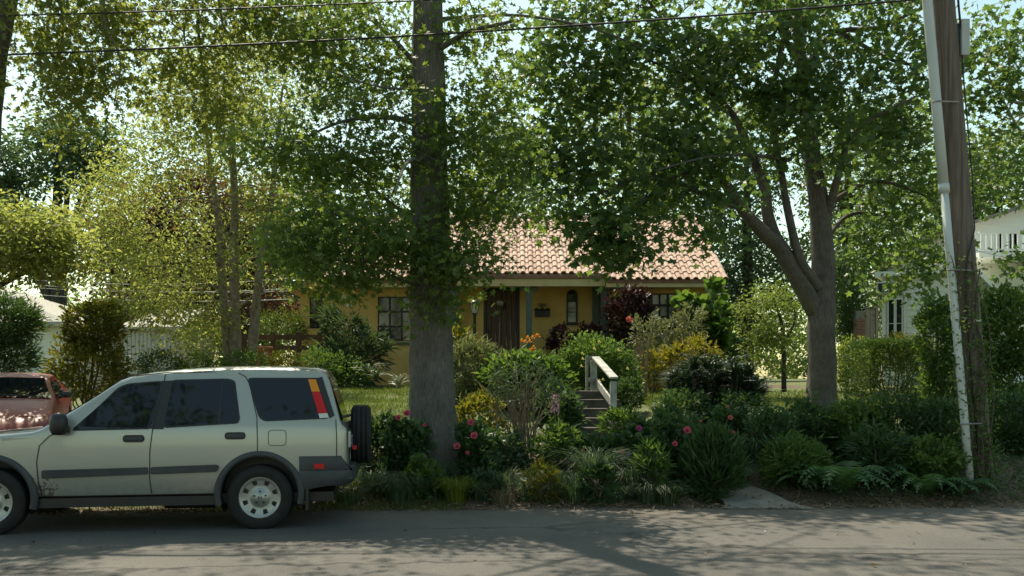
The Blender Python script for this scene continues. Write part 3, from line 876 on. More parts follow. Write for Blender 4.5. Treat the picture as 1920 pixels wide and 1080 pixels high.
# rake caps along the right gable
for s in np.arange(0.1, slope_len, .34):
    vs = []
    for k, ss in enumerate((s - .19, s + .17)):
        yy, zz = EY + ss * math.cos(ang), EZ + ss * math.sin(ang)
        for t in np.linspace(0, math.pi, 7):
            q = .085 - .01 * k
            vs.append((roofX1 - .02 - math.cos(t) * q, yy, zz + .05 + math.sin(t) * q))
    rest.add(vs, [(j, j + 1, 8 + j, 7 + j) for j in range(6)])
o = rest.build('tile_field', 'roof_tile', roof); o['kind'] = 'stuff'

# lean-to wing on the left
LY = 25.55
lx0, lx1 = PX(563, LY), PX(614, LY)
lw = MB()
wall_with_holes(lw, lx0, HX0, 1.2, PZ(545, LY), LY, [(PX(580, LY), PX(607, LY), PZ(616, LY), PZ(556, LY))])
lw.add([(lx0, LY, 1.2), (lx0, 30, 1.2), (lx0, 30, PZ(545, LY)), (lx0, LY, PZ(545, LY))], [(3, 2, 1, 0)])
lw.add([(PX(545, LY - .3), LY - .28, PZ(541, LY - .3)), (PX(640, LY - .3), LY - .28, PZ(541, LY - .3)), (PX(640, LY - .3), LY - .28, PZ(503, LY - .3)), (PX(560, LY - .3), LY - .28, PZ(534, LY - .3))], [(0, 1, 2, 3)])
lw.box(PX(545, LY), HX0, LY - .27, LY, PZ(547, LY), PZ(541, LY))
wing = lw.build('side_wing', 'stucco', house)
MB().box(PX(579, LY), PX(608, LY), LY + .1, LY + .13, PZ(617, LY), PZ(555, LY)).build('window_pane', 'glass_house', wing)
ew = MB()
a = P(536, 540, LY - .35); bq = P(640, 498, LY - .35)
ew.add([a, bq, bq + np.array((0, 5, 0)), a + np.array((0, 5, 0)), a - (0, 0, .08), bq - (0, 0, .08), bq + np.array((0, 5, -.08)), a + np.array((0, 5, -.08))],
       [(0, 1, 2, 3), (7, 6, 5, 4), (0, 4, 5, 1), (1, 5, 6, 2), (2, 6, 7, 3), (3, 7, 4, 0)])
ewr = ew.build('wing_roof', 'terracotta', wing)

# porch timber: beam, posts, brackets
BZ1, BZ0 = PZ(530, WY), PZ(538, WY)
MB().box(PX0 - .1, PX1 + .02, WY - .13, WY + .02, BZ0, BZ1).build('beam', 'green_paint', house)
for (p0, p1) in ((846, 859), (986, 998), (1126, 1137)):
    po = MB().box(PX(p0, WY) + .002, PX(p1, WY) - .002, WY - .12, WY + .01, FL - .1, BZ0 - .002).build('post', 'green_paint', house)
    cxp = (PX(p0, WY) + PX(p1, WY)) / 2
    MB().box(cxp - .24, cxp + .24, WY - .10, WY - .01, BZ0 - .13, BZ0 - .004).build('bracket', 'green_paint', po, bevel=.015)
MB().box(PX(1111, PY - .2), PX(1122, PY - .2), PY - .26, PY - .12, FL - .1, 4.42).build('post', 'green_paint', house)

# door of upright planks in a dark frame
dw = (DR[1] - DR[0])
door = MB().box(DR[0] + .05, DR[1] - .05, PY + .09, PY + .11, DR[2], DR[3] - .05).build('door', 'dark_frame', house)
for i in range(6):
    w = (dw - .12) / 6
    x = DR[0] + .06 + i * w
    MB().box(x + .004, x + w - .004, PY + .055, PY + .088, DR[2] + .01, DR[3] - .06).build('plank', 'door_wood', door, bevel=.006)
fr = MB(); fr.box(DR[0] - .02, DR[0] + .05, PY - .015, PY + .1, DR[2], DR[3] + .02); fr.box(DR[1] - .05, DR[1] + .02, PY - .015, PY + .1, DR[2], DR[3] + .02)
fr.box(DR[0] + .051, DR[1] - .051, PY - .015, PY + .1, DR[3] - .05, DR[3] + .02)
fr.build('door_frame', 'dark_frame', house)
MB().lathe([(0, -.03), (.03, -.03), (.032, 0), (.012, .02), (.012, .06)], (DR[0] + .13, PY + .03, FL + .98), (0, 1, 0), 12).build('handle', 'iron_black', door, smooth=True)
# arched window
aw = MB(); n = 10; r = (AW[1] - AW[0]) / 2; cxw = (AW[0] + AW[1]) / 2; zs = AW[3] - r
arch = [(AW[0], AW[2])] + [(cxw - r * math.cos(t), zs + r * math.sin(t)) for t in np.linspace(0, math.pi, n)] + [(AW[1], AW[2])]
# masonry that closes the corners above the arch
cm = MB()
for sgn in (-1, 1):
    pts = [(cxw + sgn * r * 1.0, PY - .002, AW[3] + .003)] + [(cxw + sgn * r * math.cos(t), PY - .002, zs + r * math.sin(t)) for t in np.linspace(0, math.pi / 2, 6)]
    cm.add(pts, [tuple(range(len(pts)))] if sgn < 0 else [tuple(range(len(pts)))[::-1]])
cm.build('arch_masonry', 'stucco', house)
awin = MB().box(AW[0], AW[1], PY + .09, PY + .10, AW[2], AW[3]).build('arched_window', 'dark_frame', house)
fr = MB()
fw = .045
ip = [(cxw + (x - cxw) * (1 - fw / r), (z if z > zs else z)) for x, z in arch]
op = [(x, PY - .03, z) for x, z in arch]; inn = [(cxw + (x - cxw) * (1 - fw / r), PY - .03, (zs + (z - zs) * (1 - fw / r)) if z > zs else z) for x, z in arch]
k = len(arch)
fr.add(op + inn + [(a, PY + .07, c) for a, b_, c in inn], [(i, i + 1, k + i + 1, k + i) for i in range(k - 1)] + [(k + i, k + i + 1, 2 * k + i + 1, 2 * k + i) for i in range(k - 1)])
fr.box(AW[0] - .03, AW[1] + .03, PY - .06, PY - .001, AW[2] - .06, AW[2])
fr.build('frame', 'dark_frame', awin)
zz = [AW[2] + .02, AW[2] + .33, AW[2] + .64, AW[3] - .03]
for i in range(3):
    MB().box(AW[0] + .05, AW[1] - .05, PY + .05, PY + .056, zz[i] + .015, zz[i + 1] - .015).build('pane', 'glass_pale' if i < 2 else 'glass_house', awin)
# right window, sixteen panes
win = MB().box(RW[0] + .01, RW[1] - .01, WY + .10, WY + .12, RW[2] + .01, RW[3] - .01).build('window', 'dark_frame', house)
xw = np.linspace(RW[0], RW[1], 5); zw = [RW[2], RW[2] + .33, RW[2] + .65, RW[2] + .97, RW[3]]
for i in range(4):
    for j in range(4):
        pn = MB().box(xw[i] + .028, xw[i + 1] - .028, WY + .075, WY + .085, zw[j] + .025, zw[j + 1] - .03).build('pane', 'glass_pale', win)
        pn.rotation_euler = (0, 0, 0)
fr = MB()
for i, x in enumerate(xw):
    w = .03 if i in (0, 4, 1, 3) else .014
    fr.box(x - w, x + w, WY + .03, WY + .074, RW[2] + .001, RW[3] - .001)
for j, z in enumerate(zw):
    w = .03 if j in (0, 3, 4) else .014
    fr.box(RW[0], RW[1], WY + .026, WY + .0735, z - w, z + w)
fr.build('frame', 'dark_frame', win)
MB().box(RW[0] - .06, RW[1] + .06, WY - .05, WY - .002, RW[2] - .10, RW[2] - .03).build('sill', 'trim_cream', win)
# left window
win = MB().box(LW[0] + .01, LW[1] - .01, WY + .10, WY + .12, LW[2] + .01, LW[3] - .01).build('window', 'dark_frame', house)
xw = np.linspace(LW[0], LW[1], 4); zw = np.linspace(LW[2], LW[3], 4)
for i in range(3):
    for j in range(3):
        MB().box(xw[i] + .028, xw[i + 1] - .028, WY + .075, WY + .085, zw[j] + .025, zw[j + 1] - .025).build('pane', 'glass_house', win)
fr = MB()
for x in xw: fr.box(x - .025, x + .025, WY + .03, WY + .074, LW[2] + .001, LW[3] - .001)
for z in zw: fr.box(LW[0], LW[1], WY + .026, WY + .0735, z - .025, z + .025)
fr.build('frame', 'dark_frame', win)
MB().box(LW[0] - .06, LW[1] + .06, WY - .05, WY - .002, LW[2] - .10, LW[2] - .03).build('sill', 'green_paint', win)
# house number
def text_mesh(body, size, ext):
    cu = bpy.data.curves.new('t', 'FONT'); cu.body = body; cu.size = size; cu.extrude = ext; cu.align_x = 'CENTER'
    ob = bpy.data.objects.new('t', cu); COL.objects.link(ob)
    dg = bpy.context.evaluated_depsgraph_get()
    me = bpy.data.meshes.new_from_object(ob.evaluated_get(dg)); bpy.data.objects.remove(ob)
    return me
nm = text_mesh('2898', .135, .008)
o = link('house_number', nm, 'iron_black', house)
o.location = tuple(np.array((PX(1016, PY), PY - .012, PZ(575, PY))) - hb); o.rotation_euler = (math.radians(90), 0, 0)
# mailbox and door ornament hang on the house
mbx = thing('mailbox', 'black iron wall mailbox with scrolled top under the house number', 'mailbox', (PX(1016.5, PY), PY - .1, PZ(594, PY)))
MB().box(PX(1003, PY), PX(1030, PY), PY - .13, PY - .005, PZ(594, PY), PZ(582, PY)).build('box', 'iron_black', mbx, bevel=.012)
lid = MB(); lid.add([(PX(1002, PY), PY - .14, PZ(583, PY)), (PX(1031, PY), PY - .14, PZ(583, PY)), (PX(1031, PY), PY - .004, PZ(579.5, PY)), (PX(1002, PY), PY - .004, PZ(579.5, PY))], [(0, 1, 2, 3)])
lid.build('lid', 'iron_black', mbx)
sc = MB()
for sx_, hh in ((-.17, .06), (0, .12), (.17, .06)):
    cxx = PX(1016.5, PY) + sx_
    sc.tube([(cxx - .07, PY - .03, PZ(581, PY)), (cxx - .02, PY - .03, PZ(581, PY) + hh * .6), (cxx, PY - .03, PZ(581, PY) + hh), (cxx + .02, PY - .03, PZ(581, PY) + hh * .6), (cxx + .07, PY - .03, PZ(581, PY))], .011, 6)
sc.build('scroll', 'iron_black', mbx, smooth=True)
wr = thing('door_ornament', 'small white and black ornament hung on the plank door', 'ornament', (PX(939, PY), PY + .03, PZ(570, PY)))
q = MB()
for k in range(7):
    t = k * 2 * math.pi / 7; c0 = np.array((PX(938, PY), PY + .03, PZ(568, PY)))
    q.tube([c0, c0 + np.array((math.cos(t) * .08, -.03, math.sin(t) * .06)), c0 + np.array((math.cos(t + .5) * .15, -.01, math.sin(t + .5) * .09))], [.014, .018, .006], 5)
q.build('bow', 'wreath_white', wr, smooth=True)
q = MB(); q.tube([(PX(944, PY), PY + .04, PZ(569, PY)), (PX(947, PY), PY + .03, PZ(575, PY)), (PX(943, PY), PY + .035, PZ(581, PY))], [.05, .04, .015], 7)
q.build('pendant', 'iron_black', wr, smooth=True)

# ------------------------------------------------------------------ garden steps with timber rail
st = thing('garden_steps', 'dark stone garden steps climbing the bank beside a wooden rail', 'steps', (1.5, 14.3, .6))
for i in range(5):
    y0 = 14.25 + .3 * i; z1 = .66 + .145 * (i + 1)
    MB().box(STEP_X0 - .05 + .01 * i, STEP_X1 - .06 * i, y0, y0 + .34, z1 - .34, z1).build('step', 'step_stone', st, bevel=.018)
rl = thing('wooden_handrail', 'weathered grey timber handrail beside the garden steps', 'handrail', (1.6, 14.6, .9))
ya, yb = 15.9, 14.35
A = P(1110, 672, ya); B = P(1147, 712, yb)
for (px_, y_, top, bot) in ((1113, ya, 676, 752), (1150, yb, 715, 775)):
    MB().box(PX(px_ - 6, y_), PX(px_ + 6, y_), y_ - .05, y_ + .05, PZ(bot, y_) - .2, PZ(top, y_)).build('post', 'weathered_wood', rl, bevel=.006)
MB().bar(A + np.array((.07, .06, .02)), B + np.array((.03, -.06, .03)), .14, .035).build('top_rail', 'weathered_wood', rl, bevel=.006)
MB().bar(A + np.array((.07, .02, -.40)), B + np.array((.02, 0, -.40)), .035, .13).build('lower_rail', 'weathered_wood', rl, bevel=.004)
yl = 16.0
MB().box(PX(1102, yl), PX(1119, yl), yl - .02, yl + .02, PZ(679, yl), PZ(668, yl)).build('cross_rail', 'weathered_wood', rl)
MB().box(PX(1099, yl), PX(1119, yl), yl - .02, yl + .02, PZ(716, yl), PZ(708, yl)).build('cross_rail', 'weathered_wood', rl)
MB().box(PX(1098, yl), PX(1103, yl), yl - .03, yl + .03, .9, PZ(667, yl)).build('post', 'weathered_wood', rl)

# ------------------------------------------------------------------ lamp post
LPY = 20.0
lb = G(PX(890, LPY), LPY)
lamp = thing('lamp_post', 'black garden lamp post with tapered glass lantern before the door', 'lamp post', tuple(lb))
lx = lb[0]; lz = PZ(588, LPY)
MB().lathe([(.075, lb[2] - .05), (.075, lb[2] + .05), (.045, lb[2] + .1), (.038, lb[2] + .2), (.034, lz - .06), (.05, lz - .05), (.05, lz - .03), (.03, lz), (.0, lz)], (lx, LPY, 0), seg=14).build('post', 'iron_black', lamp, smooth=True)
gl = MB().lathe([(.055, lz + .01), (.105, lz + .22)], (lx, LPY, 0), seg=6).build('lantern_glass', 'glass_lamp', lamp)
q = MB().lathe([(0, lz - .01), (.07, lz - .01), (.07, lz + .01), (0, lz + .012)], (lx, LPY, 0), seg=12)
for k in range(6):
    t = 2 * math.pi * k / 6
    ax_, bx_ = Vector((0, 0, 1)).cross(Vector((1, 0, 0))), None
    q.tube([(lx + math.cos(t) * .058, LPY + math.sin(t) * .058, lz + .01), (lx + math.cos(t) * .110, LPY + math.sin(t) * .110, lz + .225)], .007, 5)
q.build('lantern_cage', 'iron_black', lamp)
MB().lathe([(.135, lz + .215), (.14, lz + .235), (.10, lz + .275), (.04, lz + .31), (.018, lz + .33), (.024, lz + .345), (0, lz + .37)], (lx, LPY, 0), seg=16).build('lantern_cap', 'iron_black', lamp, smooth=True)

# ------------------------------------------------------------------ cars
def loft_body(stations, side, zl, name, m, parent, cut=None, round_k=3):
    """stations: (u, zbottom, ztop, width factor); side(z) gives the half width; zl: heights of the side rows"""
    rings = []
    for (u, zb, zt, w) in stations:
        half = []
        half.append((0, zb)); half.append((side(zb) * w * .93, zb))
        n = len(zl)
        for i, z in enumerate(zl):
            lim = zt - 0.045
            z2 = zb + .03 + (min(z, lim) - zb - .03) if z <= lim else lim
            if z > lim:
                # squeeze the remaining rows under the top edge
                z2 = lim - 0.004 * (n - i)
            z2 = max(z2, zb + .03 + .001 * i)
            half.append((side(z2) * w, z2))
        y_ = half[-1][0]
        half += [(y_ - .012, zt - .028), (y_ - .045, zt - .010), (y_ * .75, zt + .006), (y_ * .4, zt + .018), (0, zt + .022)]
        ring = [(u, y, z) for y, z in half] + [(u, -y, z) for y, z in half[-2:0:-1]]
        rings.append(ring)
    mb = MB(); k = len(rings[0])
    for r in rings: mb.v += r
    for i in range(len(rings) - 1):
        for j in range(k):
            j2 = (j + 1) % k
            mb.f.append((i * k + j, i * k + j2, (i + 1) * k + j2, (i + 1) * k + j))
    mb.f.append(tuple(range(k))[::-1]); mb.f.append(tuple((len(rings) - 1) * k + j for j in range(k)))
    o = mb.build(name, m, parent, smooth=True)
    bm = bmesh.new(); bm.from_mesh(o.data); bmesh.ops.recalc_face_normals(bm, faces=bm.faces); bm.to_mesh(o.data); bm.free()
    if cut:
        md = o.modifiers.new('arches', 'BOOLEAN'); md.operation = 'DIFFERENCE'; md.solver = 'EXACT'
        cm_ = MB()
        for (u, z, r, ya, yb) in cut:
            a = [(u + math.cos(t) * r, z + math.sin(t) * r) for t in np.linspace(0, 2 * math.pi, 36, endpoint=False)]
            kk = 36
            cm_.add([(x, ya, zz_) for x, zz_ in a] + [(x, yb, zz_) for x, zz_ in a],
                    [tuple(range(kk)), tuple(range(kk, 2 * kk))[::-1]] + [(i, kk + i, kk + (i + 1) % kk, (i + 1) % kk) for i in range(kk)])
        co = bpy.data.objects.new('cutter', cm_.mesh('cutter')); COL.objects.link(co)
        bm = bmesh.new(); bm.from_mesh(co.data); bmesh.ops.recalc_face_normals(bm, faces=bm.faces); bm.to_mesh(co.data); bm.free()
        md.object = co
        bpy.context.view_layer.update()
        dg = bpy.context.evaluated_depsgraph_get()
        me = bpy.data.meshes.new_from_object(o.evaluated_get(dg))
        o.modifiers.clear(); o.data = me
        bpy.data.objects.remove(co)
        for p in me.polygons: p.use_smooth = True
    # keep creases at hard corners
    me = o.data
    try:
        me.set_sharp_from_angle(angle=math.radians(35))
    except Exception:
        pass
    return o

def on_side(poly, side, off=.004, s=1, thick=0.0):
    """polygon of (u,z) laid on the flank"""
    vs = [(u, s * (side(z) + off), z) for u, z in poly]
    mb = MB(); n = len(poly)
    f = tuple(range(n))
    mb.add(vs, [f])
    if thick:
        mb.v += [(u, s * (side(z) + off - thick), z) for u, z in poly]
        mb.f += [(i, n + i, n + (i + 1) % n, (i + 1) % n) for i in range(n)]
    return mb

def rounded(poly, r=.05, k=4):
    out = []
    n = len(poly)
    for i in range(n):
        p = Vector(poly[i]); a = Vector(poly[i - 1]); b = Vector(poly[(i + 1) % n])
        d1 = (a - p); d2 = (b - p); q = min(r, d1.length * .45, d2.length * .45)
        s, e = p + d1.normalized() * q, p + d2.normalized() * q
        for t in np.linspace(0, 1, k):
            out.append(tuple((1 - t) ** 2 * s + 2 * t * (1 - t) * p + t * t * e))
    return out

def seam_line(pts, side, w=.009, s=1, off=.0045):
    mb = MB(); L = []
    pts = [tuple(np.array(pts[i]) * (1 - t) + np.array(pts[i + 1]) * t) for i in range(len(pts) - 1) for t in np.linspace(0, 1, 6, endpoint=False)] + [pts[-1]]
    for i, p in enumerate(pts):
        a = np.array(pts[max(i - 1, 0)]); b = np.array(pts[min(i + 1, len(pts) - 1)])
        d = (b - a) / max(np.linalg.norm(b - a), 1e-6); nn = np.array((-d[1], d[0])) * w / 2
        for q in (np.array(p) + nn, np.array(p) - nn):
            L.append((q[0], s * (side(q[1]) + off), q[1]))
    mb.add(L, [(2 * i, 2 * i + 1, 2 * i + 3, 2 * i + 2) for i in range(len(pts) - 1)])
    return mb

def make_wheel(parent, u, y, z, R, W, s, rim_r, style):
    """wheel with its axis along y, outer face towards s"""
    c = np.array((u, y, z))
    tyre = MB()
    prof = [(rim_r, -W / 2 + .01), (rim_r + .02, -W / 2), (R - .045, -W / 2 - .004), (R - .014, -W / 2 + .018)]
    for g in (-.055, 0, .055):
        prof += [(R, g - .022), (R, g - .006 if g else -.006), (R - .009, g - .004 if g else -.004), (R - .009, g + .004), (R, g + .006)]
    prof += [(R, .055 + .022), (R - .014, W / 2 - .018), (R - .045, W / 2 + .004), (rim_r + .02, W / 2), (rim_r, W / 2 - .01)]
    wh = MB().lathe([(rim_r - .005, -W / 2 + .02), (rim_r - .005, W / 2 - .03)], c, (0, 1, 0), 40).build('wheel', 'plastic_black', parent, smooth=True)
    tyre.lathe(prof, c, (0, 1, 0), 48); tyre.build('tyre', 'rubber', wh, smooth=True)
    rim = MB(); seg = 64
    rings = [(.0, .012), (.045, .012), (.052, .004), (.078, .004), (.088, -.012), (.112, -.018), (.134, -.014), (.168, -.004), (.182, -.002), (rim_r - .028, .002), (rim_r - .012, .012), (rim_r + .002, .016), (rim_r + .008, .006)]
    nh = 8 if style == 'holes' else 5
    k = len(rim.v)
    for r, h in rings:
        for j in range(seg):
            t = 2 * math.pi * j / seg
            rim.v.append((c[0] + r * math.cos(t), c[1] + s * (W / 2 - .035 + h), c[2] + r * math.sin(t)))
    for i in range(len(rings) - 1):
        for j in range(seg):
            frac = (j % (seg // nh)) / (seg / nh) if nh == 8 else ((j * nh) % seg) / seg
            hole = (i in (6, 7)) and (.30 < frac < .68) if nh == 8 else (i in (5, 6, 7, 8) and .2 < frac < .8)
            if style == 'holes' and i == 6 and (frac < .26 or frac > .72): hole = False
            if hole: continue
            j2 = (j + 1) % seg
            q = (i * seg + j, i * seg + j2, (i + 1) * seg + j2, (i + 1) * seg + j)
            rim.f.append(q if s < 0 else q[::-1])
    rim.build('rim', 'steel_silver', wh, smooth=True)
    MB().lathe([(0, s * (W / 2 - .075)), (rim_r, s * (W / 2 - .075))], c, (0, 1, 0), 24).build('brake_disc', 'plastic_black', wh)
    nut = MB()
    for j in range(5):
        t = 2 * math.pi * j / 5 + .3
        nut.lathe([(0, s * .012), (.009, s * .012), (.010, 0)], (c[0] + .064 * math.cos(t), c[1] + s * (W / 2 - .028), c[2] + .064 * math.sin(t)), (0, 1, 0), 8)
    nut.build('lug_nuts', 'plastic_black', wh)
    hub = MB(); yy = c[1] + s * (W / 2 - .0225)
    for (x0, x1, z0, z1) in ((-.017, -.009, -.018, .018), (.009, .017, -.018, .018), (-.009, .009, -.004, .004)):
        hub.box(c[0] + x0, c[0] + x1, yy - .002, yy + .002, c[2] + z0, c[2] + z1)
    hub.build('hub_emblem', 'plastic_black', wh)
    return wh

def z_interp(pts):
    zs_ = [p[0] for p in pts]; ys_ = [p[1] for p in pts]
    return lambda z: float(np.interp(z, zs_, ys_))

# --- silver SUV; local frame: x forward from the rear axle, y to its left, z up
suv = thing('silver_suv', 'silver four door SUV with rear spare wheel parked at the kerb', 'car', (0, 0, 0), local=True)
vs_ = z_interp([(.30, .80), (.36, .825), (.45, .845), (.62, .868), (.82, .872), (.95, .868), (1.06, .858), (1.10, .85), (1.56, .70), (1.64, .672), (1.75, .64)])
zl = [.36, .42, .50, .58, .66, .74, .82, .90, .98, 1.05, 1.10, 1.2, 1.3, 1.4, 1.5, 1.56, 1.61]
stn = [(-.90, .58, 1.02, .90), (-.88, .57, 1.06, .955), (-.84, .56, 1.10, .985), (-.815, .56, 1.17, .99), (-.78, .56, 1.30, .995), (-.74, .56, 1.45, .997), (-.70, .56, 1.58, .998), (-.66, .55, 1.655, 1.0), (-.58, .54, 1.685, 1), (-.42, .46, 1.695, 1),
       (-.3, .36, 1.70, 1), (0, .36, 1.705, 1), (.4, .36, 1.70, 1), (.8, .36, 1.675, 1), (1.1, .36, 1.645, 1), (1.32, .36, 1.605, 1), (1.42, .36, 1.57, 1), (1.6, .36, 1.44, 1), (1.8, .36, 1.30, 1), (2.0, .36, 1.17, 1), (2.14, .36, 1.085, 1), (2.22, .36, 1.055, 1),
       (2.5, .36, 1.03, 1), (2.8, .36, 1.0, .995), (3.1, .36, .965, .985), (3.3, .40, .93, .955), (3.38, .45, .88, .93), (3.42, .5, .8, .90)]
WB = 2.62; WR = .336
body = loft_body(stn, vs_, zl, 'body', 'paint_silver', suv, cut=[(0, .37, .41, .55, 1.2), (0, .37, .41, -1.2, -.55), (WB, .37, .41, .55, 1.2), (WB, .37, .41, -1.2, -.55)])
for s in (1, -1):
    for u in (0, WB):
        make_wheel(suv, u, s * .755, WR, WR, .205, s, .215, 'holes')
        mb = MB(); kk = 30
        # flare
        ringp = []
        for t in np.linspace(math.radians(-14), math.radians(194), kk):
            c_, s_ = math.cos(t), math.sin(t)
            for (r, y) in ((.392, .80), (.396, .888), (.425, .893), (.455, .878), (.462, .852)):
                ringp.append((u + c_ * r, s * y, .37 + s_ * r))
        mb.add(ringp, [(i * 5 + j, i * 5 + j + 1, (i + 1) * 5 + j + 1, (i + 1) * 5 + j) for i in range(kk - 1) for j in range(4)])
        mb.build('fender_flare', 'plastic_grey', suv, smooth=True)
        ml = MB()
        pts = [(u + math.cos(t) * .402, .37 + math.sin(t) * .402) for t in np.linspace(math.radians(-25), math.radians(205), kk)]
        ml.add([(x, s * .50, z) for x, z in pts] + [(x, s * .85, z) for x, z in pts], [(i, i + 1, kk + i + 1, kk + i) for i in range(kk - 1)])
        ml.add([(x, s * .565, z) for x, z in pts], [tuple(range(kk))])
        ml.build('wheel_housing', 'plastic_black', suv)
    # side glass
    for poly, nm_ in (([(1.84, 1.062), (1.60, 1.30), (1.42, 1.475), (1.36, 1.515), (1.01, 1.545), (1.075, 1.075)], 'front_door_glass'),
                      ([(.90, 1.553), (.36, 1.567), (.285, 1.545), (.215, 1.17), (.235, 1.125), (.955, 1.083)], 'rear_door_glass'),
                      ([(.135, 1.575), (-.62, 1.575), (-.70, 1.17), (-.06, 1.145), (.0, 1.19)], 'quarter_glass')):
        g = on_side(rounded(poly, .045), vs_, .005, s).build(nm_, 'auto_glass', suv)
        ring = rounded([(u + (.016 if u > sum(q[0] for q in poly) / len(poly) else -.016), z + (.014 if z > 1.3 else -.014)) for u, z in poly], .05)
        on_side(ring, vs_, .003, s).build('window_seal', 'plastic_black', g)
    on_side([(1.075, 1.06), (1.01, 1.555), (.90, 1.56), (.955, 1.06)], vs_, .006, s).build('pillar_trim', 'plastic_black', suv)
    on_side([(.405, 1.565), (.39, 1.565), (.40, 1.12), (.42, 1.12)], vs_, .007, s).build('window_divider', 'plastic_black', suv)
    # tail lamp stack in the D pillar
    def lerp2(a, b, t): return (a[0] + (b[0] - a[0]) * t, a[1] + (b[1] - a[1]) * t)
    ft, fb_, rt, rb = (-.482, 1.572), (-.612, 1.162), (-.563, 1.572), (-.706, 1.168)
    for t0, t1, mt in ((0, .325, 'lens_amber'), (.335, .875, 'lens_red'), (.885, 1.0, 'lens_white')):
        on_side([lerp2(ft, fb_, t0), lerp2(rt, rb, t0), lerp2(rt, rb, t1), lerp2(ft, fb_, t1)], vs_, .011, s, .02).build('tail_lamp', mt, suv)
    on_side([(-.57, 1.585), (-.63, 1.60), (-.765, 1.19), (-.715, 1.16)], vs_, .007, s).build('pillar_trim', 'plastic_black', suv)
    # seams
    on = []
    seam_line([(.165, 1.60), (.12, 1.52), (.03, 1.17), (.02, .95), (.02, .78)], vs_, s=s).build('door_seam', 'seam', suv)
    seam_line([(.975, 1.625), (1.02, 1.3), (1.06, 1.07), (1.085, .85), (1.09, .55), (1.075, .40)], vs_, s=s).build('door_seam', 'seam', suv)
    seam_line([(1.88, 1.055), (2.05, 1.0), (2.145, .9), (2.17, .74), (2.16, .55), (2.13, .39)], vs_, s=s).build('door_seam', 'seam', suv)
    seam_line([(1.40, 1.59), (1.2, 1.615), (.975, 1.64), (.5, 1.65), (.25, 1.645), (.165, 1.60)], vs_, s=s).build('door_seam', 'seam', suv)
    seam_line([(-.78, 1.15), (-.79, .95), (-.79, .76)], vs_, s=s).build('tailgate_seam', 'seam', suv)
    fd = rounded([(-.09, 1.04), (-.27, 1.04), (-.27, .88), (-.09, .88)], .04)
    seam_line(fd + [fd[0]], vs_, w=.006, s=s).build('fuel_flap', 'seam', suv)
    # body-side moulding in two lengths, crease above
    on_side(rounded([(2.12, .655), (1.105, .672), (1.105, .60), (2.12, .57)], .015), vs_, .022, s, .03).build('side_moulding', 'plastic_grey', suv)
    on_side(rounded([(1.075, .673), (.42, .69), (.40, .655), (.43, .615), (1.075, .60)], .015), vs_, .022, s, .03).build('side_moulding', 'plastic_grey', suv)
    # handles
    for u in (1.245, .245):
        z = .965 if u > 1 else .985
        h = on_side(rounded([(u + .105, z + .038), (u - .105, z + .038), (u - .105, z - .038), (u + .105, z - .038)], .036), vs_, .006, s).build('handle_recess', 'plastic_black', suv)
        on_side(rounded([(u + .085, z + .016), (u - .095, z + .020), (u - .095, z - .012), (u + .085, z - .008)], .015), vs_, .034, s, .02).build('handle', 'plastic_grey', h)
    # sill
    MB().box(.42, 2.18, s * .70, s * .83, .27, .365).build('sill', 'plastic_black', suv)
    # mirror
    mr_ = MB()
    mr_.lathe([(0, -.11), (.06, -.10), (.085, -.05), (.088, .04), (.07, .10), (0, .12)], (1.93, s * .97, 1.12), (0, 0, 1), 12)
    mr_.bar((1.90, s * .85, 1.06), (1.93, s * .95, 1.08), .09, .06)
    mr_.build('mirror', 'plastic_black', suv, smooth=True)
    # mudflap
    MB().box(-.50, -.47, s * .66, s * .875, .20, .50).build('mudflap', 'plastic_black', suv)
# rear bumper wraps the tail
plan = [(-.405, .882), (-.72, .885), (-.85, .87), (-.945, .80), (-.985, .62), (-.99, .3)]
plan = plan + [(-.99, -.3)] + [(u, -y) for u, y in plan[::-1]][1:]
zp = [(.40, .93), (.46, 1.0), (.60, 1.0), (.612, .985), (.625, 1.0), (.72, 1.0), (.765, .97)]
bm_ = MB(); k = len(plan)
for z, f in zp:
    for (u, y) in plan:
        bm_.v.append((-.30 + (u + .30) * f, y * (1 - (1 - f) * .3), z + (.05 if (z < .47 and u < -.7) else 0) - (.12 if (z > .7 and u < -.94) else 0)))
for i in range(len(zp) - 1):
    for j in range(k - 1):
        bm_.f.append((i * k + j, i * k + j + 1, (i + 1) * k + j + 1, (i + 1) * k + j))
bm_.f.append(tuple((len(zp) - 1) * k + j for j in range(k))); bm_.f.append(tuple(range(k)))
bmp = bm_.build('rear_bumper', 'plastic_grey', suv, smooth=True)
bmp.data.set_sharp_from_angle(angle=math.radians(30))
for s in (1, -1):
    MB().box(-.66, -.56, s * .876, s * .892, .635, .685).build('side_marker', 'lens_red', bmp)
# lower bumper front
MB().box(3.25, 3.50, -.80, .80, .40, .70).build('front_bumper', 'plastic_grey', suv, bevel=.05)
MB().box(-.75, 3.2, -.70, .70, .27, .37).build('underbody', 'plastic_black', suv)
MB().lathe([(0, -.25), (.09, -.25), (.09, .25), (0, .25)], (.75, .55, .29), (1, 0, 0), 12).build('silencer', 'plastic_black', suv, smooth=True)
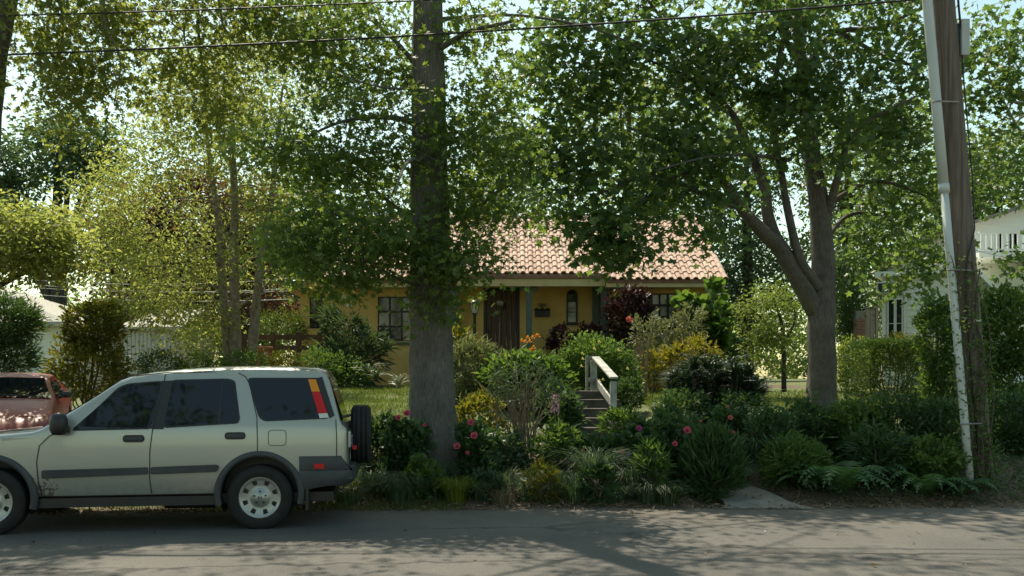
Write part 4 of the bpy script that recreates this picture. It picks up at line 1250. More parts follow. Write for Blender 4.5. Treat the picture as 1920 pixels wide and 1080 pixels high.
# tailgate glass, plate, spare wheel
tg = MB(); L = []
for (u, z, y) in ((-.685, 1.60, .60), (-.845, 1.13, .70)):
    L += [(u - .012, -y, z), (u - .012, y, z)]
tg.add(L, [(0, 1, 3, 2)]); tg.build('rear_glass', 'auto_glass', suv)
hng = MB(); hng.tube([(-.84, .76, 1.17), (-.90, .70, 1.18), (-.91, .5, 1.18)], .018, 6); hng.build('wiper', 'plastic_black', suv, smooth=True)
pr = MB().box(-.935, -.90, .42, .80, .84, 1.02).build('plate_recess', 'paint_silver', suv, bevel=.015)
pp = MB(); pp.add([(-.940, .45, .86), (-.940, .77, .86), (-.940, .77, .965), (-.940, .45, .965)], [(0, 1, 2, 3)]); pp.build('licence_plate', 'plate_white', pr)
pb = MB(); pb.add([(-.942, .45, .845), (-.942, .77, .845), (-.942, .77, .87), (-.942, .45, .87)], [(0, 1, 2, 3)]); pb.build('plate_band', 'plate_blue', pr)
tx = MB()
for i in range(6):
    y = .48 + i * .046
    tx.box(-.944, -.9405, y, y + .028, .885, .95)
tx.build('plate_characters', 'plate_blue', pr)
sp = MB()
spc = (-1.025, .02, .945)
R_, W_ = .335, .215
prof = [(.20, -W_ / 2 + .01), (.23, -W_ / 2), (R_ - .045, -W_ / 2 - .004), (R_ - .014, -W_ / 2 + .018)]
for g in (-.055, 0, .055): prof += [(R_, g - .022), (R_, g - .006), (R_ - .01, g - .004), (R_ - .01, g + .004), (R_, g + .006)]
prof += [(R_, .077), (R_ - .014, W_ / 2 - .018), (R_ - .045, W_ / 2 + .004), (.23, W_ / 2), (.20, W_ / 2 - .01)]
spw = sp.lathe(prof, spc, (1, 0, 0), 48).build('spare_tyre', 'rubber', suv, smooth=True)
MB().lathe([(0, -.07), (.21, -.07), (.21, .09), (0, .09)], spc, (1, 0, 0), 28).build('spare_rim', 'steel_silver', spw, smooth=True)
MB().box(-1.05, -.88, -.12, .16, .85, 1.10).build('spare_carrier', 'plastic_black', suv)
MB().box(-.985, -.94, .40, .46, .80, .845).build('reflector', 'lens_red', suv)
# windscreen
ws = MB(); L = []
for (u, z, y) in ((1.43, 1.572, .54), (1.6, 1.447, .57), (1.8, 1.307, .61), (2.0, 1.177, .65), (2.12, 1.098, .67)):
    L += [(u + .004, -y, z + .016), (u + .008, 0, z + .030), (u + .004, y, z + .016)]
ws.add(L, [(3 * i + j, 3 * i + j + 1, 3 * i + 4 + j, 3 * i + 3 + j) for i in range(4) for j in range(2)])
ws.build('windscreen', 'auto_glass', suv, smooth=True)
wp = MB(); wp.tube([(2.19, .62, 1.085), (2.13, .35, 1.115), (2.08, -.1, 1.17)], .011, 6); wp.build('wiper', 'plastic_black', suv)
for s in (1, -1):
    MB().box(3.30, 3.40, s * .48, s * .80, .70, .86).build('headlamp', 'lens_white', suv, bevel=.03)
an = MB(); an.tube([(-.60, .55, 1.69), (-.78, .55, 1.80)], .004, 5); an.build('aerial', 'plastic_black', suv)
heading = math.atan2(-.38, -2.57)
fwd = Vector((math.cos(heading), math.sin(heading), 0)); left = Vector((-fwd.y, fwd.x, 0))
org = Vector((-2.63, 9.24, 0)) - left * .858
suv.location = (org.x, org.y, 0.0); suv.rotation_euler = (0, 0, heading)

# --- red coupe on the driveway, nose towards the road
red = thing('red_coupe', 'faded red low coupe parked nose out behind the silver SUV', 'car', (0, 0, 0), local=True)
vr = z_interp([(.18, .74), (.30, .80), (.5, .835), (.62, .835), (.78, .80), (.86, .77), (1.16, .60), (1.3, .54)])
zr = [.24, .32, .4, .48, .56, .64, .72, .80, .86, .95, 1.05, 1.13]
str_ = [(-.95, .30, .72, .86), (-.92, .26, .82, .93), (-.8, .22, .90, .97), (-.5, .2, .98, 1), (-.2, .2, 1.10, 1), (.1, .2, 1.20, 1), (.5, .2, 1.255, 1), (.9, .2, 1.25, 1), (1.15, .2, 1.20, 1), (1.4, .2, 1.07, 1), (1.65, .2, .95, 1), (1.85, .2, .875, 1), (2.0, .2, .85, 1),
        (2.4, .2, .80, 1), (2.8, .2, .72, .985), (3.05, .22, .64, .95), (3.2, .26, .56, .88), (3.27, .3, .48, .80)]
loft_body(str_, vr, zr, 'body', 'paint_red', red, cut=[(0, .31, .345, .5, 1.2), (0, .31, .345, -1.2, -.5), (2.42, .31, .345, .5, 1.2), (2.42, .31, .345, -1.2, -.5)])
ws = MB(); L = []
for (u, z, y) in ((1.17, 1.19, .53), (1.4, 1.065, .585), (1.65, .945, .655), (1.83, .878, .70)):
    L += [(u + .008, -y, z + .020), (u + .010, 0, z + .034), (u + .008, y, z + .020)]
ws.add(L, [(3 * i + j, 3 * i + j + 1, 3 * i + 4 + j, 3 * i + 3 + j) for i in range(3) for j in range(2)])
ws.build('windscreen', 'auto_glass', red, smooth=True)
wp = MB(); wp.tube([(1.87, .6, .91), (1.82, .2, .945), (1.80, -.35, .95)], .010, 6); wp.build('wiper', 'plastic_black', red)
for s in (1, -1):
    for u in (0, 2.42): make_wheel(red, u, s * .70, .30, .30, .19, s, .19, 'spokes')
    g = on_side(rounded([(1.62, .90), (1.2, 1.12), (.95, 1.175), (.35, 1.17), (.1, 1.09), (.15, .89)], .04), vr, .006, s).build('side_glass', 'auto_glass', red)
    m_ = MB(); m_.lathe([(0, -.09), (.05, -.08), (.062, 0), (.05, .07), (0, .09)], (1.45, s * .90, .93), (.2, 1, 0), 10); m_.bar((1.48, s * .78, .88), (1.45, s * .88, .92), .07, .04)
    m_.build('mirror', 'plastic_black', red, smooth=True)
    seam_line([(1.62, .86), (1.72, .7), (1.72, .3)], vr, s=s).build('door_seam', 'seam', red)
    mh = MB(); hp = [(2.05, .28), (2.2, .60), (2.55, .70), (2.85, .62), (2.95, .40)]
    # pop-up lamp lid outline on the bonnet
    for (u0, u1, y0, y1, dz) in ((2.62, 2.98, .40, .70, .012),):
        za = float(np.interp(u0, [2.4, 2.8, 3.05], [.80, .72, .64])); zb2 = float(np.interp(u1, [2.4, 2.8, 3.05], [.80, .72, .64]))
        mh.add([(u0, s * y0, za + dz + .01), (u0, s * y1, za + dz - .006), (u1, s * y1, zb2 + dz - .006), (u1, s * y0, zb2 + dz + .01)], [(0, 1, 2, 3)])
    mh.build('lamp_lid', 'paint_red', red)
MB().box(3.15, 3.30, -.62, .62, .22, .42).build('front_bumper', 'plastic_black', red, bevel=.05)
mh = MB(); mh.add([(1.98, -.3, .878), (1.98, .3, .878), (1.94, .3, .885), (1.94, -.3, .885)], [(0, 1, 2, 3)]); mh.build('cowl_vent', 'plastic_black', red)
rx, ry = PX(38, 16.6), 16.6
red.location = (rx, ry, float(gz(rx + .5, ry - 1)) + .02); red.rotation_euler = (0, math.radians(2.5), math.radians(-68))

# ------------------------------------------------------------------ neighbours
# white house on the right: low wing plus two-storey block
nh = thing('white_house', 'white clapboard house with upper balcony behind the utility pole', 'house', (PX(1700, 25), 25, 1.4))
n0 = np.array((PX(1656, 25.6), 25.6)); n1 = np.array((PX(1830, 24.3), 24.3))
dN = (n1 - n0) / np.linalg.norm(n1 - n0); nN = np.array((dN[1], -dN[0]))
LN = float(np.linalg.norm(n1 - n0)); zt = 4.55
def NP(s, out, z):
    q = n0 + dN * s + nN * out; return (q[0], q[1], z)
w = MB()
w.add([NP(0, -.02, 1.2), NP(LN, -.02, 1.2), NP(LN, -.02, zt), NP(0, -.02, zt)], [(0, 1, 2, 3)])
w.add([NP(0, -.02, 1.2), NP(0, -7, 1.2), NP(0, -7, zt), NP(0, -.02, zt)], [(3, 2, 1, 0)])
w.add([NP(0, -.02, zt), NP(LN, -.02, zt), NP(LN, -7, zt), NP(0, -7, zt)], [(0, 1, 2, 3)])
wall_w = w.build('wall', 'siding_white', nh)
ws0 = .62
bh = .162
bme = MB().add([(0, 0, 0), (LN - ws0, 0, 0), (LN - ws0, -.024, 0), (0, -.024, 0), (0, -.004, bh + .012), (LN - ws0, -.004, bh + .012), (0, .0, bh + .012), (LN - ws0, 0, bh + .012)],
               [(3, 2, 5, 4), (0, 1, 2, 3), (0, 3, 4, 6), (1, 7, 5, 2)]).mesh('board'); bme.materials.append(MATS['siding_white'])
nb_ = np.array((PX(1700, 25), 25, 1.4))
for i in range(20):
    o = bpy.data.objects.new('board', bme); COL.objects.link(o); o.parent = wall_w
    p = NP(ws0, 0, 1.3 + i * bh); o.location = tuple(np.array(p) - nb_); o.rotation_euler = (0, 0, math.atan2(dN[1], dN[0]))
q = MB()
def nbox(mb, s0, s1, z0, z1, o0, o1):
    L = [NP(s0, o0, z0), NP(s1, o0, z0), NP(s1, o1, z0), NP(s0, o1, z0), NP(s0, o0, z1), NP(s1, o0, z1), NP(s1, o1, z1), NP(s0, o1, z1)]
    mb.add(L, [(0, 3, 2, 1), (4, 5, 6, 7), (0, 1, 5, 4), (1, 2, 6, 5), (2, 3, 7, 6), (3, 0, 4, 7)])
nbox(q, -.03, .06, 1.2, zt, -.05, .02); nbox(q, ws0 - .07, ws0 - .003, 1.2, zt, -.01, .03); q.build('corner_board', 'white_paint', nh)
for s0 in (.15, .36):
    q = MB(); nbox(q, s0, s0 + .14, 2.0, PZ(562, 25.4), .0, .012); pn = q.build('window', 'glass_house', nh)
    q = MB(); nbox(q, s0 - .03, s0, 1.95, PZ(560, 25.4), 0, .03); nbox(q, s0 + .14, s0 + .17, 1.95, PZ(560, 25.4), 0, .03); nbox(q, s0 + .001, s0 + .139, PZ(562, 25.4), PZ(559, 25.4), 0, .028)
    for zz_ in (2.6, 3.2): nbox(q, s0 + .001, s0 + .139, zz_, zz_ + .015, .013, .02)
    q.build('window_frame', 'white_paint', pn)
q = MB(); nbox(q, -.2, LN, zt + .002, zt + .14, -7.1, .25); q.build('roof_edge', 'white_paint', nh)
ac = thing('air_conditioner', 'small window air conditioner jutting from the white wall above narrow windows', 'air conditioner', NP(.05, 0.1, PZ(551, 25.3)))
q = MB(); nbox(q, -.10, .22, PZ(551, 25.3), PZ(529, 25.3), .032, .40); q.build('casing', 'box_grey', ac, bevel=.01)
q = MB()
for i in range(3): nbox(q, .225, .23, PZ(549, 25.3) + .02, PZ(531, 25.3) - .02, .06 + i * .11, .14 + i * .11)
for i in range(2): nbox(q, -.06 + i * .14, .06 + i * .14, PZ(548, 25.3), PZ(532, 25.3), .401, .406)
q.build('grille', 'dark_frame', ac)
# two-storey block
by = 30.0
bx0 = PX(1822, by); bzt = PZ(418, by)
blk = MB()
wall_h = [(PX(1868, by), PX(1880, by), PZ(474, by), PZ(438, by)), (PX(1892, by), PX(1906, by), PZ(474, by), PZ(438, by)), (PX(1884, by), PX(1906, by), PZ(575, by), PZ(537, by)), (PX(1910, by), PX(1935, by), PZ(575, by), PZ(537, by))]
wall_with_holes(blk, bx0, bx0 + 9, 1.2, bzt, by, wall_h)
blk.add([(bx0, by, 1.2), (bx0, by + 8, 1.2), (bx0, by + 8, bzt), (bx0, by, bzt)], [(3, 2, 1, 0)])
blk.build('upper_block', 'siding_white', nh)
for h in wall_h:
    pn = MB().box(h[0], h[1], by + .10, by + .12, h[2], h[3]).build('window', 'glass_house', nh)
    q = MB(); q.box(h[0] - .05, h[0], by - .02, by + .1, h[2], h[3]); q.box(h[1], h[1] + .05, by - .02, by + .1, h[2], h[3]); q.box((h[0] + h[1]) / 2 - .02, (h[0] + h[1]) / 2 + .02, by + .04, by + .098, h[2], h[3]); q.build('window_frame', 'white_paint', pn)
rfz = bzt
rf = MB(); cx_ = bx0 + 4.5
rf.add([(bx0 - .5, by - .5, rfz - .1), (cx_, by - .5, rfz + 1.5), (bx0 + 9.5, by - .5, rfz - .1), (bx0 - .5, by + 8.5, rfz - .1), (cx_, by + 8.5, rfz + 1.5), (bx0 + 9.5, by + 8.5, rfz - .1),
        (bx0 - .5, by - .5, rfz - .22), (cx_, by - .5, rfz + 1.36), (bx0 + 9.5, by - .5, rfz - .22)], [(0, 1, 4, 3), (1, 2, 5, 4), (0, 6, 7, 1), (1, 7, 8, 2)])
rf.build('roof', 'asphalt_roof', nh)
MB().add([(bx0, by - .001, bzt), (cx_, by - .001, rfz + 1.36), (bx0 + 9, by - .001, bzt)], [(0, 2, 1)]).build('gable', 'siding_white', nh)
bal = MB(); ay = by - 1.6
z0b, z1b = PZ(472, ay), PZ(434, ay)
bal.box(PX(1836, ay), PX(1836, ay) + 7, ay, by - .003, z0b - .18, z0b - .02).build('balcony_floor', 'white_paint', nh)
rr_ = MB(); rr_.box(PX(1836, ay), PX(1836, ay) + 7, ay, ay + .06, z1b - .05, z1b); rr_.box(PX(1836, ay), PX(1836, ay) + 7, ay + .01, ay + .05, z0b + .05, z0b + .1)
rail = rr_.build('balcony_rail', 'white_paint', nh)
bme2 = MB().box(-.018, .018, .012, .048, 0, z1b - z0b - .152).mesh('baluster'); bme2.materials.append(MATS['white_paint'])
for i in range(40):
    o = bpy.data.objects.new('baluster', bme2); COL.objects.link(o); o.parent = rail
    o.location = tuple(np.array((PX(1836, ay) + .08 + i * .17, ay, z0b + .101)) - nb_)
# brick pier and board gate between the gardens
gt = thing('brick_pier', 'narrow brown brick pier beside the tan board gate', 'pier', (PX(1612, 24), 24, 1.4))
bk = MB().box(-.105, .105, -.05, .05, 0, .062).mesh('brick'); bk.materials.append(MATS['brick_red'])
core = MB().box(PX(1604, 24) + .01, PX(1621, 24) - .01, 23.96, 24.2, 1.3, PZ(582, 24) - .01).build('core', 'concrete', gt)
for i in range(26):
    for j in range(1 + (i % 2)):
        o = bpy.data.objects.new('brick', bk); COL.objects.link(o); o.parent = core
        xx = PX(1612.5, 24) + (0 if i % 2 == 0 else (-.06 + .12 * j)); o.scale = (1.15 if i % 2 == 0 else .54, 1, 1)
        o.location = (xx - PX(1612, 24), 23.965 - 24, 1.32 + i * .074 - 1.4)
gate = thing('board_gate', 'tan board gate standing beside the brick pier', 'gate', (PX(1634, 24), 24, 1.4))
for i in range(2):
    a_, b2 = PX(1622.5 + i * 9.2, 24), PX(1622.5 + (i + 1) * 9.2, 24)
    MB().box(a_ + .004, b2 - .004, 24.0, 24.03, 1.35, PZ(578, 24)).build('board', 'panel_wood', gate)
MB().box(PX(1641.5, 24), PX(1646, 24), 23.97, 24.06, 1.35, PZ(574, 24)).build('post', 'panel_wood', gate)
MB().box(PX(1622, 24), PX(1641.2, 24), 23.96, 24.05, PZ(578, 24) + .002, PZ(575, 24)).build('cap_rail', 'panel_wood', gate)

# garage on the left
gy = 27.0
gar = thing('white_garage', 'pale garage with low grey shingle roof beyond the red car', 'garage', (PX(0, gy), gy, 1.0))
gx0, gx1 = PX(-260, gy), PX(122, gy); gzt = PZ(606, gy)
q = MB()
q.add([(gx0, gy, .8), (gx1, gy, .8), (gx1, gy, gzt), (gx0, gy, gzt)], [(0, 1, 2, 3)])
q.add([(gx1, gy, .8), (gx1, gy + 6, .8), (gx1, gy + 6, gzt), (gx1, gy, gzt)], [(0, 1, 2, 3)])
q.build('wall', 'white_paint', gar)
MB().box(PX(57, gy), PX(63, gy), gy - .02, gy - .003, PZ(650, gy), PZ(617, gy)).build('window', 'glass_house', gar)
q = MB(); q.box(PX(55, gy), PX(57, gy) - .002, gy - .04, gy - .003, PZ(652, gy), PZ(615, gy)); q.box(PX(63, gy) + .002, PX(67, gy), gy - .04, gy - .003, PZ(652, gy), PZ(615, gy)); q.build('window_frame', 'white_paint', gar)
e0, e1 = gx0 - .3, PX(131, gy - .3); rxm = PX(-70, gy + 3); rzm = PZ(515, gy + 3); ez = PZ(603, gy - .3)
q = MB()
q.add([(e0, gy - .35, ez), (e1, gy - .35, ez), (e1, gy + 6.3, ez), (e0, gy + 6.3, ez), (rxm - 3, gy + 3, rzm), (rxm, gy + 3, rzm)], [(0, 1, 5, 4), (1, 2, 5), (2, 3, 4, 5), (3, 0, 4)])
q.add([(e0, gy - .35, ez), (e1, gy - .35, ez), (e1, gy - .35, ez - .14), (e0, gy - .35, ez - .14), (e1, gy + 6.3, ez), (e1, gy + 6.3, ez - .14)], [(0, 3, 2, 1), (1, 2, 5, 4)])
q.build('roof', 'shingle', gar)
# grey shed
sy = 26.0
shed = thing('grey_shed', 'grey board shed half hidden behind the birch foliage', 'shed', (PX(285, sy), sy, 1.2))
sx0, sx1, szt = PX(232, sy), PX(336, sy), PZ(612, sy)
MB().box(sx0, sx1, sy + .03, sy + 3, 1.0, szt).build('wall', 'shed_grey', shed)
nbd = 14; wdt = (sx1 - sx0) / nbd
bme3 = MB().box(-wdt / 2 + .006, wdt / 2 - .006, -.02, .012, 0, szt - 1.0).mesh('board'); bme3.materials.append(MATS['shed_grey'])
for i in range(nbd):
    o = bpy.data.objects.new('board', bme3); COL.objects.link(o); o.parent = shed
    o.location = (sx0 + (i + .5) * wdt - PX(285, sy), random.uniform(-.004, .004), 1.0 - 1.2)
q = MB(); q.add([(sx0 - .2, sy - .2, szt - .02), (sx1 + .2, sy - .2, szt - .02), (sx1 + .2, sy + 1.6, szt + .62), (sx0 + .5, sy + 1.6, szt + .62), (sx1 + .2, sy + 3.2, szt - .02), (sx0 - .2, sy + 3.2, szt - .02),
               (sx0 - .2, sy - .2, szt - .12), (sx1 + .2, sy - .2, szt - .12)], [(0, 1, 2, 3), (3, 2, 4, 5), (0, 3, 5), (0, 6, 7, 1)])
q.build('roof', 'shingle', shed)
# dark rail fence near the left wing, pot beside
rfen = thing('rail_fence', 'dark wooden rail fence among shrubs left of the yellow house', 'fence', (PX(520, 23.5), 23.5, 1.4))
fy = 23.5
for pxp in (458, 512, 560, 600):
    MB().box(PX(pxp, fy) - .06, PX(pxp, fy) + .06, fy - .06, fy + .06, 1.2, PZ(622, fy)).build('post', 'fence_wood', rfen, bevel=.01)
for pyr in (632, 652):
    MB().box(PX(452, fy), PX(606, fy), fy - .095, fy - .062, PZ(pyr + 5, fy), PZ(pyr - 4, fy)).build('rail', 'fence_wood', rfen)
pot = thing('terracotta_pot', 'round terracotta pot beside the dark rail fence', 'pot', (PX(488, 22.6), 22.6, float(gz(PX(488, 22.6), 22.6))))
pz0 = PZ(672, 22.6)
MB().lathe([(0, pz0 - .25), (.17, pz0 - .25), (.26, pz0), (.28, pz0 + .12), (.25, pz0 + .22), (.3, pz0 + .24), (.3, pz0 + .3), (.25, pz0 + .3), (.22, pz0 + .1)], (PX(488, 22.6), 22.6, 0), seg=20).build('vessel', 'terracotta_pot', pot, smooth=True)
MB().lathe([(0, pz0 + .24), (.23, pz0 + .24)], (PX(488, 22.6), 22.6, 0), seg=16).build('soil', 'litter_brown', pot)
MB().box(PX(488, 22.6) - .16, PX(488, 22.6) + .16, 22.44, 22.76, float(gz(PX(488, 22.6), 22.6)) - .03, pz0 - .248).build('stand', 'concrete', pot)

# ------------------------------------------------------------------ utility pole and cables
py_ = 11.75
pb0 = P(1838, 905, py_); pt0 = P(1768, 0, py_); dv = (pt0 - pb0) / (pt0[2] - pb0[2])
pb0 = pb0 + dv * (-.2); top = pb0 + dv * 10.2
up_ = thing('utility_pole', 'leaning brown wooden utility pole with pale conduit strapped to it', 'utility pole', tuple(pb0))
def pole_at(z): return pb0 + dv * (z - pb0[2])
MB().tube([pole_at(z) for z in np.linspace(pb0[2], top[2], 9)], list(np.linspace(.168, .128, 9)), 18, wob=.015).build('shaft', 'pole_wood', up_, smooth=True)
c_bot, c_top = P(1815, 862, py_ - .2), P(1735, -40, py_ - .12)
dc = (c_top - c_bot)
jt = .565
def cpt(t): return c_bot + dc * t
MB().tube([cpt(t) for t in np.linspace(jt, 1.25, 5)], [.064] * 5, 16).build('conduit', 'conduit_grey', up_, smooth=True)
MB().tube([cpt(t) for t in np.linspace(-.06, jt, 5)], [.052] * 5, 16).build('conduit', 'conduit_grey', up_, smooth=True)
MB().tube([cpt(jt - .012), cpt(jt + .006)], .070, 16).build('coupling', 'conduit_grey', up_, smooth=True)
for z in (1.0, 3.0, 5.2, 7.2):
    pc = pole_at(z); t = (z - c_bot[2]) / dc[2]; cc = cpt(t)
    q = MB(); q.tube([cc + np.array((-.075, -.03, 0)), cc + np.array((0, -.08, 0)), cc + np.array((.08, -.04, 0)), pc + np.array((.02, -.165, 0))], .010, 5); q.build('strap', 'steel_silver', up_)
bz0, bz1 = PZ(108, py_), PZ(40, py_)
bxp = pole_at((bz0 + bz1) / 2)
MB().box(bxp[0] + .16, bxp[0] + .27, py_ - .1, py_ + .12, bz0, bz1).build('equipment_box', 'box_grey', up_, bevel=.012)
MB().box(bxp[0] + .10, bxp[0] + .158, py_ - .06, py_ + .06, bz0 + .05, bz1 - .05).build('bracket', 'iron_black', up_)
q = MB()
q.tube([pole_at(9) + np.array((.12, -.08, 0)), pole_at(7) + np.array((.15, -.09, 0)), pole_at(bz1 + .1) + np.array((.16, -.08, 0)), (bxp[0] + .18, py_ - .05, bz0 + .3)], .014, 6)
q.tube([(bxp[0] + .17, py_ - .08, bz0), pole_at(bz0 - .5) + np.array((.13, -.12, 0)), pole_at(bz0 - 1.6) + np.array((.155, -.10, 0)), pole_at(bz0 - 2.3) + np.array((.10, -.16, 0)), pole_at(bz0 - 2.75) + np.array((-.06, -.19, 0)), pole_at(bz0 - 3.4) + np.array((-.10, -.17, 0)), pole_at(.6) + np.array((-.09, -.17, 0))], .009, 6)
q.build('cable', 'cable_black', up_, smooth=True)
tz = PZ(602, py_); tp_ = pole_at(tz)
MB().box(tp_[0] - .02, tp_[0] + .09, py_ - .172, py_ - .158, tz - .015, tz + .015).build('tag', 'tape_white', up_)

def cable(label, pts, r, mt, group):
    q = MB(); S = []
    P0, P1, P2 = [np.array(p, float) for p in pts]
    for t in np.linspace(0, 1, 40):
        S.append((1 - t) ** 2 * P0 + 2 * t * (1 - t) * P1 + t * t * P2)
    q.tube(S, r, 6)
    base = S[-1]
    return tag(q.build('overhead_cable', mt, base=tuple(base), smooth=True), label, 'cable', group)
ycab = 11.55
cable('thick dark overhead cable running through the maple to the utility pole', (P(-420, 116, ycab), P(700, 88, ycab), pole_at(PZ(-10, ycab)) + np.array((0, -.14, 0))), .013, 'cable_black', 'overhead street cables')
cable('upper dark overhead cable that crosses the oak trunk above the thicker one', (P(-420, 36, ycab), P(700, 26, ycab), pole_at(PZ(-70, ycab)) + np.array((0, -.14, 0))), .010, 'cable_black', 'overhead street cables')
cable('highest thin overhead cable near the top of the left street tree', (P(-420, 0, ycab), P(500, 12, ycab), pole_at(PZ(-120, ycab)) + np.array((0, -.14, 0))), .008, 'cable_black', 'overhead street cables')
for i, (ya_, ym, yb_, r) in enumerate(((514, 556, 520, .012), (518, 566, 540, .010), (540, 580, 560, .009), (536, 560, 545, .008))):
    cable(('thickest grey service wire, highest of those sagging above the garage', 'grey service wire just below the thickest one above the garage', 'lowest thin grey service wire above the garage roof', 'flattest thin grey service wire between the others above the garage')[i], (P(-200, ya_ - 18, 25.0), P(200, ym, 25.2), P(560, yb_, 25.4)), r, 'cable_grey', 'service wires over the garage')
# ------------------------------------------------------------------ big trees
def pl(pts, Y):
    """polyline of (px, py, r[, dY]) at distance Y"""
    return [(*P(q[0], q[1], Y + (q[3] if len(q) > 3 else 0)), q[2]) for q in pts]
def bb(px0, px1, py0, py1, Y, n, ry=None):
    return ell_blob(px0, px1, py0, py1, Y, n, ry)

OY = 12.4
ob = P(812, 842, OY)
limbs = [[(ob[0], ob[1], ob[2] - .25, .58), (ob[0], ob[1], ob[2] + .10, .41), (*P(811, 780, OY), .335), (*P(808, 640, OY), .295), (*P(806, 420, OY), .27), (*P(804, 200, OY), .235), (*P(802, 0, OY), .20), (*P(802, -250, OY), .16), (*P(806, -600, OY), .10), (*P(806, -1050, OY), .03)]]
limbs += [pl(q, OY) for q in (
    [(800, 245, .05), (745, 222, .035, -.2), (650, 226, .022, -.5), (560, 262, .014, -.7), (490, 280, .006, -.8)],
    [(800, 150, .05), (762, 100, .035, .3), (700, 40, .025, .6), (600, -20, .015, 1)],
    [(800, 140, .035), (770, 165, .02, -.5), (700, 160, .012, -.9), (610, 130, .006, -1.1)],
    [(800, 500, .04), (760, 470, .03, -.3), (690, 425, .02, -.6), (610, 400, .012, -.8), (545, 420, .006, -.9)],
    [(800, 420, .04), (745, 390, .03, .4), (660, 330, .02, .8), (560, 330, .01, 1.1)],
    [(800, 540, .03), (740, 520, .02, -.7), (660, 480, .012, -1.2), (600, 510, .006, -1.4)],
    [(810, 280, .05), (880, 250, .035, .2), (960, 190, .02, .5)],
    [(810, 430, .045), (880, 400, .03, -.2), (950, 350, .018, -.4), (1000, 360, .008, -.5)],
    [(810, 560, .03), (850, 530, .02, -.5), (900, 500, .012, -.9), (940, 520, .006, -1)],
    [(810, 100, .05), (880, 60, .035, -.4), (960, 40, .02, -.9)],
    [(800, 330, .04), (780, 300, .03, -.9), (760, 310, .018, -1.8), (740, 360, .008, -2.4)],
)]
for k in range(26):     # upper crown, out of the picture but shading the road
    z = 6.6 + k * .36; az = k * 2.4 + .5; L = 3.6 * (1 - (k / 30) ** 1.6) + .5
    c = np.array((PX(803, OY), OY, z))
    d = np.array((math.cos(az), math.sin(az), 0))
    limbs.append([(*c, .035), (*(c + d * L * .35 + np.array((0, 0, .35))), .022), (*(c + d * L * .7 + np.array((0, 0, .4))), .014), (*(c + d * L + np.array((0, 0, .2))), .006)])
oak_blobs = [bb(530, 780, 370, 545, OY - .8, 64, .9), bb(470, 780, 190, 335, OY - .6, 44, .8), bb(560, 790, 5, 200, OY + .4, 50, 1.0),
             bb(480, 640, -20, 130, OY + .8, 20, .8), bb(560, 800, 290, 420, OY + .7, 36, .7),
             bb(820, 960, 10, 240, OY - .2, 26, .9), bb(830, 1010, 230, 440, OY - .2, 40, .9), bb(785, 900, 430, 550, OY - .7, 24, .45),
             bb(790, 870, 120, 480, OY - .75, 16, .2), bb(800, 850, 560, 620, OY - .45, 4, .12),
             (PX(803, OY), OY, 8.6, 3.3, 3.3, 1.9, 42), (PX(803, OY), OY, 12.0, 2.6, 2.6, 2.2, 24), (PX(803, OY), OY, 15.3, 1.6, 1.6, 2.0, 14)]
tree('pin_oak', 'tall pin oak with straight grey trunk standing before the yellow house', ob, limbs, oak_blobs, 'bark_oak', 'oak_leaf', 'oak', .105, .25, 58, up=.55, droop=.35, seg=20, group='street trees', flat=.55)

# the street tree on the left, trunk half out of the picture
LY_ = 12.0
lb_ = np.array((PX(-62, LY_), LY_, 0)); lb_[2] = float(gz(lb_[0], lb_[1]))
limbs = [[(lb_[0], LY_, lb_[2] - .2, .45), (lb_[0], LY_, lb_[2] + .3, .33), (*P(-48, 400, LY_), .27), (*P(-30, 140, LY_), .25), (*P(-8, 0, LY_), .25), (*P(15, -180, LY_), .22), (*P(30, -500, LY_), .14), (*P(30, -900, LY_), .03)]]
limbs += [pl(q, LY_) for q in (
    [(0, -120, .12), (140, -170, .08, .4), (300, -110, .05, .9), (365, 0, .03, 1.1), (372, 60, .022, 1.2), (385, 150, .014, 1.3), (415, 200, .006, 1.4)],
    [(365, 0, .025, 1.1), (345, 60, .015, 1), (360, 120, .008, .9)],
    [(140, -170, .06, .4), (190, -60, .03, 0), (195, 40, .02, -.2), (225, 110, .01, -.3), (215, 190, .005, -.4)],
    [(140, -170, .05, .4), (110, -40, .025, .2), (118, 60, .015, .1), (90, 160, .006, 0)],
    [(300, -110, .04, .9), (450, -80, .03, 1.2), (520, 20, .02, 1.4), (560, 90, .008, 1.5)],
    [(300, -110, .04, .9), (400, -30, .025, .8), (420, 50, .016, .7), (470, 110, .006, .6)],
)]
for k in range(14):
    z = 7.2 + k * .5; az = k * 2.4; L = 3.4 * (1 - (k / 16) ** 1.6) + .5
    c = np.array((PX(15, LY_), LY_, z)); d = np.array((math.cos(az), math.sin(az), 0))
    limbs.append([(*c, .06), (*(c + d * L * .5 + np.array((0, 0, .4))), .035), (*(c + d * L + np.array((0, 0, .2))), .01)])
lt_blobs = [bb(10, 250, -60, 110, LY_ + .2, 50, .9), bb(20, 230, 90, 210, LY_ + .1, 26, .7), bb(300, 470, -40, 120, LY_ + 1.2, 26, .8), bb(255, 470, 110, 235, LY_ + 1.3, 26, .7),
            bb(420, 620, -20, 130, LY_ + 1.3, 26, .7), bb(330, 470, 200, 262, LY_ + 1.4, 8, .5), bb(80, 210, 205, 250, LY_ + .2, 5, .5),
            (PX(15, LY_), LY_, 9.2, 3.3, 3.3, 1.9, 46), (PX(15, LY_), LY_, 12.5, 2.2, 2.2, 2.0, 20)]
tree('street_oak', 'street oak with drooping pale sprays above the red car and cables', lb_, limbs, lt_blobs, 'bark_oak', 'oak_leaf_pale', 'oak', .105, .22, 56, up=.45, droop=.5, seg=18, group='street trees', flat=.8)
